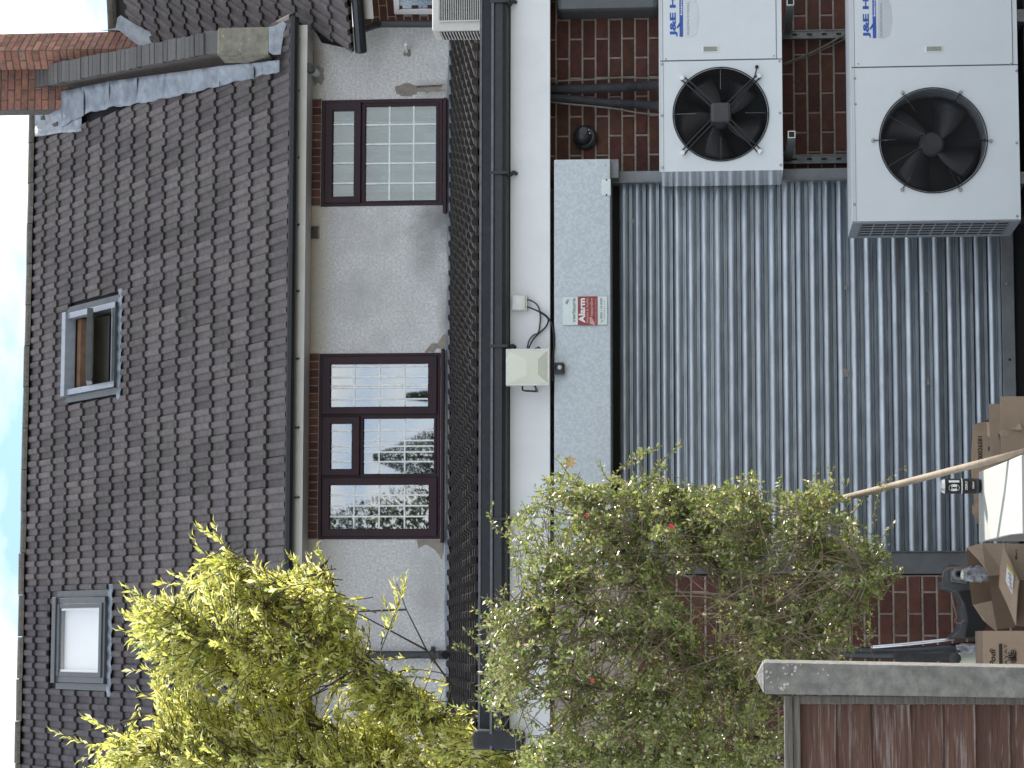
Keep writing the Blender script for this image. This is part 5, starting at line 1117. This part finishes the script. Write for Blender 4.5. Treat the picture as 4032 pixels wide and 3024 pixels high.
# post leans a little: build between picture edges
pt,pb=3007,4400
def pe(x,y): return P(x,y,YP)
w=.098; tl,trp=pe(3010,2733),pe(3005,2609); tl2,trp2=pe(4400,2765),pe(4400,2652)
q=MB(); top=[Vector((tl.x,YP,tl.z)),Vector((trp.x,YP,tl.z)),Vector((trp.x+.009,YP+.1,tl.z)),Vector((tl.x+.009,YP+.1,tl.z))]
bot=[Vector((tl2.x,YP,-.1)),Vector((trp2.x,YP,-.1)),Vector((trp2.x+.009,YP+.1,-.1)),Vector((tl2.x+.009,YP+.1,-.1))]
q.add(top+bot,[(0,1,2,3),(0,4,5,1),(1,5,6,2),(2,6,7,3),(3,7,4,0),(4,5,6,7)]); q.build('shaft',m_conc,post,bevel=.004)
q=MB(); ap=(top[0]+top[1]+top[2]+top[3])/4+Vector((0,0,.026)); q.add([p+Vector((0,0,.0005)) for p in top]+[ap],[(0,1,4),(1,2,4),(2,3,4),(3,0,4),(0,1,2,3)]); q.build('cap',m_conc,post,bevel=.004)
for k in range(26):
    x=3015+abs(R.gauss(0,1))*120; y=R.uniform(2615,2722); b_=MB(); rr=R.uniform(2,7)
    if x>3350: continue
    b_.poly([P(x+rr*(1+R.uniform(-.3,.3))*math.cos(t*.785),y+rr*(1+R.uniform(-.3,.3))*math.sin(t*.785),YP-.0015) for t in range(8)],(0,.0012,0)); b_.build('lichen_spot',m_lichen,post)
fp=thing('wooden_fence','weathered red brown horizontal board fence panel','fence panel',tuple(P(3500,2900,YP)))
Yf=YP+.045; X0=P(3500,2738,Yf).x; X1=X0-1.8; ztp=P(3089,2900,Yf).z
q=MB(); q.box(X1,X0-.001,Yf-.012,Yf+.03,ztp-.024,ztp); q.build('capping',m_greyw,fp,bevel=.002)
q=MB(); q.box(X1,X0-.001,Yf-.002,Yf+.02,ztp-.046,ztp-.025); q.build('top_rail',m_greyw,fp,bevel=.002)
Xf=P(3500,2772,Yf).x
q=MB(); q.box(Xf,X0-.002,Yf+.0,Yf+.025,-.05,ztp-.047); q.build('side_batten',m_greyw,fp,bevel=.002)
bz=[P(x,2880,Yf+.015).z for x in (3148,3297,3437,3587,3714,3846,3978,4110,4240,4370)]
for i in range(len(bz)-1):
    q=MB(); n=14; zt2,zb3=bz[i],bz[i+1]; vs=[]
    for k in range(n+1):
        u=k/n; x=Xf-.002+(X1-Xf)*u; wv=.003*math.sin(u*9+i*2)+.002*math.sin(u*23+i)
        vs+=[(x,Yf+.026,zt2+.012),(x,Yf+.012,zb3+.003+wv),(x,Yf+.020,zb3+wv),(x,Yf+.034,zt2+.012)]
    q.add(vs,[(4*k+j,4*k+4+j,4*k+4+(j+1)%4,4*k+(j+1)%4) for k in range(n) for j in range(4)]+[(0,1,2,3)]); q.build('board',m_board,fp)

# ================================================================== PLANTS
class Leaves:
    def __init__(s): s.v=[]; s.f=[]; s.c=[]
    def leaf(s,p,d,up,L,Wd,col,curl=.15,fold=.25):
        d=d.normalized(); sd=d.cross(up); 
        if sd.length<1e-4: sd=d.orthogonal()
        sd.normalize(); n=sd.cross(d); b=len(s.v)
        m=p+d*L*.48; s.v+= [p, m-sd*Wd/2+n*Wd*fold, m+sd*Wd/2+n*Wd*fold, m, p+d*L*.95-n*L*curl, p+d*L*.2]
        s.f+=[(b,b+5,b+1),(b,b+2,b+5),(b+5,b+3,b+1),(b+5,b+2,b+3),(b+1,b+3,b+4),(b+3,b+2,b+4)]
        s.c+=[col]*6
    def simple(s,p,d,up,L,Wd,col):
        d=d.normalized(); sd=d.cross(up); 
        if sd.length<1e-4: sd=d.orthogonal()
        sd.normalize(); b=len(s.v); m=p+d*L*.5; n=sd.cross(d)
        s.v+=[p,m-sd*Wd/2,p+d*L-n*L*.12,m+sd*Wd/2]; s.f+=[(b,b+1,b+2,b+3)]; s.c+=[col]*4
    def build(s,name,mat,parent):
        me=bpy.data.meshes.new(name); me.from_pydata([tuple(v) for v in s.v],[],s.f); me.materials.append(mat)
        ca=me.color_attributes.new('tint','FLOAT_COLOR','POINT'); flat=[]
        for c in s.c: flat+=[c[0],c[1],c[2],1.0]
        ca.data.foreach_set('color',flat); o=bpy.data.objects.new(name,me); C.objects.link(o); o.parent=parent; o.matrix_parent_inverse=WM(parent).inverted(); return tag(o,kind='stuff')
def inside(x,y,poly):
    r=False; n=len(poly)
    for i in range(n):
        (x1,y1),(x2,y2)=poly[i],poly[(i+1)%n]
        if (y1>y)!=(y2>y) and x<(x2-x1)*(y-y1)/(y2-y1)+x1: r=not r
    return r
rt=random.Random(21)
def rv(k=1): return Vector((rt.gauss(0,1),rt.gauss(0,1),rt.gauss(0,1)))*k
def bend(a,b,k,n=5,sag=0):
    """curved path from a to b"""
    mid=(a+b)/2+rv(k); out=[]
    for i in range(n+1):
        t=i/n; out.append(a*(1-t)**2+mid*2*t*(1-t)+b*t*t+Vector((0,0,-sag*math.sin(math.pi*t))))
    return out
# ---- yellow green tree at the left
YT=15.2
tree=thing('tree','sunlit yellow green leafy tree in front of the rendered house','tree',(P(2000,3500,YT).x,YT,0))
base=Vector((P(2000,3420,YT).x,YT,0)); fork=P(1900,3100,YT)
q=MB(); q.tube([base,base.lerp(fork,.5)+Vector((.05,0,0)),fork],[.075,.062,.05],12); q.build('trunk',m_bark,tree,smooth=True)
limbs=[]
def limb(pts,r0,r1,Ys):
    V=[P(x,y,Y) for (x,y),Y in zip(pts,Ys)]; n=len(V); q=MB(); q.tube(V,[.62*(r0+(r1-r0)*i/(n-1)) for i in range(n)],8); q.build('limb',m_bark,tree,smooth=True)
    for i in range(n-1):
        for k in range(4): limbs.append(V[i].lerp(V[i+1],k/4))
limb([(1900,3100),(1760,2905),(1620,2770),(1500,2690),(1380,2610),(1250,2550),(1100,2440),(960,2300),(850,2160)],.045,.008,[15.2,15.1,15.0,14.9,14.9,14.9,14.9,15.0,15.0])
limb([(1900,3100),(1740,2870),(1600,2720),(1430,2600),(1290,2520),(1200,2380),(1130,2260)],.03,.007,[15.2,15.3,15.3,15.4,15.4,15.5,15.5])
limb([(1900,3100),(1600,2990),(1300,2860),(1000,2700),(760,2560),(560,2450),(500,2370)],.032,.006,[15.2,15.3,15.4,15.5,15.5,15.5,15.5])
limb([(1300,2860),(1150,2850),(900,2820),(650,2800),(420,2860),(240,2900)],.02,.004,[15.4,15.4,15.4,15.4,15.3,15.3])
limb([(1900,3100),(1500,3010),(1100,2990),(800,2960),(600,2940),(400,2960)],.03,.006,[15.2,15.0,14.8,14.8,14.8,14.8])
limb([(1740,2870),(1780,2700),(1680,2560),(1600,2400),(1560,2290)],.014,.003,[15.3,15.1,15.0,15.0,15.0])
limb([(1900,3100),(1960,2960),(1980,2880)],.02,.005,[15.2,15.0,14.9])
limb([(1380,2610),(1200,2560),(900,2500),(700,2440),(560,2340)],.012,.004,[14.9,14.8,14.7,14.7,14.7])
limb([(1250,2550),(1220,2400),(1260,2260),(1300,2190)],.01,.003,[14.9,14.8,14.7,14.7])
dense=[[(600,2340),(700,2330),(790,2210),(860,2190),(905,2230),(1010,2230),(1150,2240),(1280,2230),(1330,2330),(1400,2420),(1440,2560),(1380,2640),(1260,2700),(1200,2860),(1330,2980),(1400,3080),(330,3080),(430,2950),(640,2850),(600,2660),(520,2520),(500,2400)],
       [(1440,2760),(1530,2690),(1640,2700),(1760,2790),(1900,2900),(2020,2960),(2050,3080),(1400,3080),(1400,2900)]]
spurs=[((500,2310),(760,2480),20),((520,2360),(800,2500),16),((790,2075),(960,2230),16),((850,2065),(930,2180),9),((770,2120),(900,2220),9),((905,2175),(1050,2290),14),((1010,2200),(1090,2300),9),((1150,2190),(1200,2330),14),((1245,2160),(1270,2260),8),((1270,2180),(1330,2360),16),
  ((1600,2280),(1500,2560),24),((1560,2300),(1540,2480),14),((1520,2370),(1500,2540),9),((1410,2390),(1360,2580),14),((1450,2440),(1420,2620),12),((1510,2600),(1500,2740),8),
  ((220,2880),(470,2950),14),((345,2825),(560,2930),12),((380,2850),(600,2930),10),((480,2480),(720,2560),16),((520,2640),(740,2650),14),((540,2720),(760,2720),14),((600,2830),(820,2790),12),((490,2420),(700,2450),16),((640,2300),(880,2330),16),((690,2260),(850,2330),12),
  ((330,2990),(620,2960),16),((420,2930),(640,2900),12),((1700,2640),(1640,2760),8),((1750,2700),(1700,2800),9),((1940,2760),(1900,2900),10),((2020,2830),(1960,2960),10),((1990,2780),(1960,2900),8)]
LV=Leaves(); tw_=MB()
def tcol(k=1.0):
    a=rt.random(); b=rt.uniform(.75,1.15)*k
    c=(0.47,0.48,0.12) if a<.45 else ((0.36,0.41,0.10) if a<.75 else ((0.60,0.61,0.32) if a<.92 else (0.19,0.26,0.08)))
    return tuple(x*b for x in c)
def shoot(a,b,n,L=.068,col=1.0):
    path=bend(a,b,.05,6); tw_.tube(path,[.0045-.0005*i for i in range(7)],4,cap=False)
    for i in range(n):
        t=.12+.88*(i+rt.random()*.6)/n; k=min(int(t*6),5); p=path[k].lerp(path[k+1],t*6-k); ax=(path[k+1]-path[k]).normalized()
        side=rv().cross(ax).normalized(); d=ax*.8+side*.6+Vector((.05,0,.45)); LV.leaf(p,d,(Vector((0,-.3,1))+rv(.45)).normalized(),L*rt.uniform(.65,1.25),L*rt.uniform(.24,.36),tcol(col),rt.uniform(.05,.35),rt.uniform(.05,.35))
    e=path[-1]; LV.leaf(e,(path[-1]-path[-2]).normalized()+Vector((0,0,.3)),Vector((0,-.3,1)),L*1.1,L*.35,tcol(col),.2)
for (tip,bs,n) in spurs:
    Yd=rt.uniform(14.7,15.2); shoot(P(bs[0],bs[1],Yd+.1),P(tip[0],tip[1],Yd),int(n*1.3))
for poly,N in ((dense[0],1350),(dense[1],380),([(1290,2700),(1440,2640),(1520,2640),(1620,2700),(1600,3080),(1250,3080)],230)):
    xs=[p[0] for p in poly]; ys=[p[1] for p in poly]; c=0
    while c<N:
        x,y=rt.uniform(min(xs),max(xs)),rt.uniform(min(ys),min(max(ys),3060))
        if not inside(x,y,poly): continue
        Yd=15.1+rt.gauss(0,.42); tip=P(x,y,Yd); l=min(limbs,key=lambda q:(q-tip).length_squared)
        dd=(l-tip); ln=min(dd.length,rt.uniform(.28,.5)); st_=tip+dd.normalized()*ln if dd.length>.05 else tip-Vector((0,0,.3))
        st_=st_+rv(.05)-Vector((0.05,0,.08)); shoot(st_,tip,rt.randint(12,19),col=rt.uniform(.8,1.1)); c+=1
for i in range(170):
    l=rt.choice(limbs); e=l+Vector((rt.uniform(-.3,.3),rt.uniform(-.3,.3),rt.uniform(.1,.5)))
    if inside(*proj(e),dense[0]): tw_.tube(bend(l,e,.03,4),[.007,.006,.005,.004,.003],5,cap=False)
tag(tw_.build('twigs',m_bark,tree),kind='stuff'); LV.build('leaves',m_leaf1,tree)

# ---- twiggy shrub in the middle
YSb=10.6; SH=-1.0
shr=thing('shrub','large twiggy small leaved shrub with a few red flowers','shrub',(P(3300,2800,YSb).x,YSb,0))
BP=[(2005,2040),(2080,1930),(2190,1850),(2290,1900),(2360,1930),(2440,1850),(2560,1880),(2640,1850),(2720,1920),(2850,1860),(2960,1860),(3020,1960),(3130,1930),(3270,1880),(3340,1900),(3370,2020),(3420,2120),(3480,2190),(3500,2270),(3440,2340),(3370,2430),(3300,2550),(3160,2590),(3060,2590),(2985,2640),(2990,2780),(3060,2900),(3080,3070),(2030,3070),(1960,2900),(1900,2760),(1880,2600),(1850,2480),(1900,2350),(1990,2250),(2030,2140)]
holes=[((2760,2300),75,120),((2720,2400),60,60)]
stems=[]; q=MB()
root=[P(3700,2850,YSb),P(3600,2950,YSb+.1),P(3650,2780,YSb-.1)]
def stem(pts,r0,r1,Y0,Y1,name='stem'):
    n=len(pts); V=[P(x,y,SH+Y0+(Y1-Y0)*i/(n-1)+rt.uniform(-.05,.05)) for i,(x,y) in enumerate(pts)]; q=MB(); q.tube(V,[.6*(r0+(r1-r0)*i/(n-1)) for i in range(n)],7); q.build(name,m_twig if r0<.02 else m_bark,shr,smooth=True)
    for i in range(n-1):
        for k in range(5): stems.append(V[i].lerp(V[i+1],k/5))
stem([(4200,2900),(3600,2880),(3300,2800),(3100,2760),(2900,2700),(2700,2600),(2500,2500),(2300,2400),(2150,2250)],.045,.006,11.7,11.6)
stem([(4200,2980),(3500,2960),(3350,2760),(3250,2720),(3100,2660),(3000,2500),(2900,2350),(2800,2200),(2700,2050),(2600,1950)],.04,.005,11.8,11.5)
stem([(3600,2880),(3400,2990),(3200,2960),(2950,2900),(2650,2850),(2350,2800),(2100,2700),(1960,2560)],.03,.005,11.9,11.8)
stem([(3300,2800),(3200,2600),(3150,2400),(3200,2200),(3180,2050),(3120,1960)],.016,.004,11.5,11.3)
stem([(3250,2720),(3330,2500),(3400,2300),(3440,2180)],.012,.003,11.4,11.2)
stem([(2900,2700),(2600,2750),(2300,2700),(2100,2550),(1950,2420)],.016,.003,11.6,11.7)
stem([(2700,2600),(2600,2400),(2450,2200),(2350,2050),(2280,1930)],.014,.003,11.5,11.5)
stem([(3000,2500),(2950,2250),(2980,2050),(2940,1920)],.012,.003,11.3,11.3)
stem([(2500,2500),(2300,2500),(2130,2420),(2040,2300)],.01,.003,11.6,11.6)
stem([(3200,2960),(3000,3010),(2700,2990),(2400,3000),(2100,3000)],.02,.005,11.7,11.7)
stem([(2600,2400),(2500,2150),(2520,1960)],.01,.003,11.4,11.4)
LS=Leaves(); tb=MB()
def scol():
    a=rt.random(); b=rt.uniform(.7,1.25)
    c=(0.185,0.23,0.06) if a<.42 else ((0.26,0.31,0.085) if a<.68 else ((0.10,0.155,0.04) if a<.86 else ((0.36,0.33,0.13) if a<.95 else (0.62,0.60,0.48))))
    return tuple(x*b for x in c)
def sshoot(a,b,n,L=.025,r=.0024):
    path=bend(a,b,.045,6); tb.tube(path,[r*(1-.1*i) for i in range(7)],4,cap=False)
    for i in range(n):
        t=.1+.9*(i+rt.random())/n; t=min(t,.999); k=min(int(t*6),5); p=path[k].lerp(path[k+1],t*6-k)
        for m in range(2):
            d=rv(); 
            if d.length<.1: continue
            LS.simple(p+d.normalized()*.004,d+Vector((0,0,.3)),rv().normalized(),L*rt.uniform(.6,1.3),L*rt.uniform(.42,.62),scol())
def inb(x,y):
    if not inside(x,y,BP): return False
    for (hx,hy),rx,ry in holes:
        if ((x-hx)/rx)**2+((y-hy)/ry)**2<1: return False
    return True
c=0
while c<2500:
    x,y=rt.uniform(1860,3520),rt.uniform(1840,3070)
    if not inb(x,y): continue
    if x<2230 and rt.random()<.35: continue
    nn=noise.noise(Vector((x/150,y/150,1.3)))
    if nn<-.08 and rt.random()<.72: continue
    Yd=10.62+rt.gauss(0,.30); tip=P(x,y,Yd); l=min(stems,key=lambda q:(q-tip).length_squared+rt.uniform(0,.02)); dd=l-tip; ln=min(dd.length,rt.uniform(.12,.30))
    s_=tip+dd.normalized()*ln+rv(.03)-Vector((0,0,.03)); sshoot(s_,tip,rt.randint(7,13)); c+=1
for i in range(1500):     # bare twigs
    l=rt.choice(stems); e=l+Vector((rt.gauss(0,.22),rt.gauss(0,.12),rt.gauss(.08,.20))); x,y=proj(e)
    if inb(x,y): tb.tube(bend(l,e,.05,5),[.004,.0036,.003,.0026,.002,.0018],4,cap=False)
for (tip,bs,n) in [((2685,1742),(2560,1880),14),((2600,1760),(2400,1900),14),((2570,1770),(2470,1850),8),((2545,1800),(2440,1850),8),((2520,1770),(2530,1870),8),((2180,1800),(2220,1920),8),((2240,1812),(2200,1930),7),((2362,1810),(2420,1900),9),((2140,1870),(2160,1990),7),((3215,1850),(3230,1960),8),((3270,1840),(3250,1960),8),((3560,1840),(3340,2050),12),((3510,1880),(3440,2080),8),((3520,2060),(3400,2200),12),((3560,2240),(3430,2330),16),((3490,2150),(3420,2260),9),((3450,2470),(3330,2560),10),((3540,2235),(3380,2440),12),((1940,1985),(2030,2120),10),((1995,2020),(2060,2140),10),((1830,2480),(1920,2560),10),((1790,2560),(1900,2620),9),((1870,2400),(1960,2440),8),((3080,1870),(3110,1960),8)]:
    Yd=rt.uniform(10.3,10.7); sshoot(P(bs[0],bs[1],Yd+.05),P(tip[0],tip[1],Yd),int(n*1.4),.020,.0032)
tag(tb.build('twigs',m_twig,shr),kind='stuff'); LS.build('leaves',m_leaf2,shr)
for (x,y) in ((2648,2076),(2310,2029),(2332,2678),(2640,2070)):
    q=MB(); c_=P(x,y,10.05)
    for k in range(6):
        a=k*1.05; d=Vector((math.cos(a),-.35,math.sin(a))).normalized(); s_=Vector((-math.sin(a),0,math.cos(a)))*.006
        q.add([c_,c_+d*.006+s_*.6,c_+d*.012+Vector((0,-.003,0)),c_+d*.006-s_*.6],[(0,1,2,3)])
    q.build('flower',m_petal,shr)
q=MB(); c_=P(2245,1822,10.3)
for k in range(7):
    a=k*.9; d=Vector((math.cos(a),-.3,math.sin(a))).normalized(); s_=Vector((-math.sin(a),0,math.cos(a)))*.006; q.add([c_,c_+d*.016+s_,c_+d*.034,c_+d*.016-s_],[(0,1,2,3)])
q.build('withered_leaf_cluster',M('withered orange',(0.50,0.33,0.12),rough=.7),shr)

# ---- what the windows mirror: conifers behind the camera; unseen hedge added to darken shutter reflections
def conifer(name,label,x,y,h,r,seed):
    rr=random.Random(seed); t=thing(name,label,'tree',(x,y,0),'conifers mirrored in the window'); q=MB(); q.tube([(x,y,0),(x,y,h*.95)],[.22,.03],8); q.build('trunk',m_bark,t)
    q=MB()
    for i in range(15000):
        z=h*(.12+.88*rr.random()**.8); rad_=r*(1-z/h)*(.55+.45*rr.random())+.1; a=rr.uniform(0,6.283); c=Vector((x+rad_*math.cos(a),y+rad_*math.sin(a),z)); o=Vector((math.cos(a),math.sin(a),.35)).normalized(); s_=Vector((-math.sin(a),math.cos(a),0))*rr.uniform(.08,.2)
        k_=min(1,.2+1.6*(1-z/h)); o=(o+Vector((rr.gauss(0,.5),rr.gauss(0,.5),rr.gauss(0,.5)))).normalized(); q.add([c-o*.12*k_,c+s_*.75*k_,c+o*rr.uniform(.12,.30)*k_,c-s_*.75*k_],[(0,1,2,3)])
    tag(q.build('foliage',m_conif,t),kind='stuff')
# mirror direction of the window bays
for k,(px,hp,rr_,sd) in enumerate(((1960,1480,1.6,1),(1740,1520,2.0,2),(1690,1600,1.2,3))):
    pass
def mirror(px,py,dist):
    w=P(px,py,YW); d=(w-CAM); d.y=-d.y; return w+d*(dist/abs(d.y))
hd=thing('hedge','long dark clipped hedge added unseen behind the camera to darken the shutter reflections','hedge',(0,-9,0)); q=MB(); rr=random.Random(9)
q.box(-16,18,-10.4,-9.1,0,1.9)
for i in range(2600):
    x,z=rr.uniform(-16,18),rr.uniform(0,2.05); c=Vector((x,-9.1+rr.uniform(-.15,.1),z)); o=Vector((rr.gauss(0,1),.6,rr.gauss(0,1))).normalized()*rr.uniform(.08,.2); s_=o.orthogonal()*.6
    q.add([c-o,c+s_,c+o,c-s_],[(0,1,2,3)])
q.build('foliage',m_conif,hd)
c1=mirror(1690,1800,60); c2=mirror(1650,2150,60); c3=mirror(1690,1560,60)
top1=mirror(1470,1800,60).z; top2=mirror(900,2150,60).z; top3=mirror(1600,1560,60).z
conifer('conifer','tall conifer standing furthest right of the three across the yard',c1.x,c1.y,top1,6.5,1)
conifer('conifer','broad conifer at the left of the three across the yard',c2.x,c2.y,top2,6.0,2)
conifer('conifer','shortest slim conifer of the three across the yard',c3.x,c3.y,top3,1.6,3)
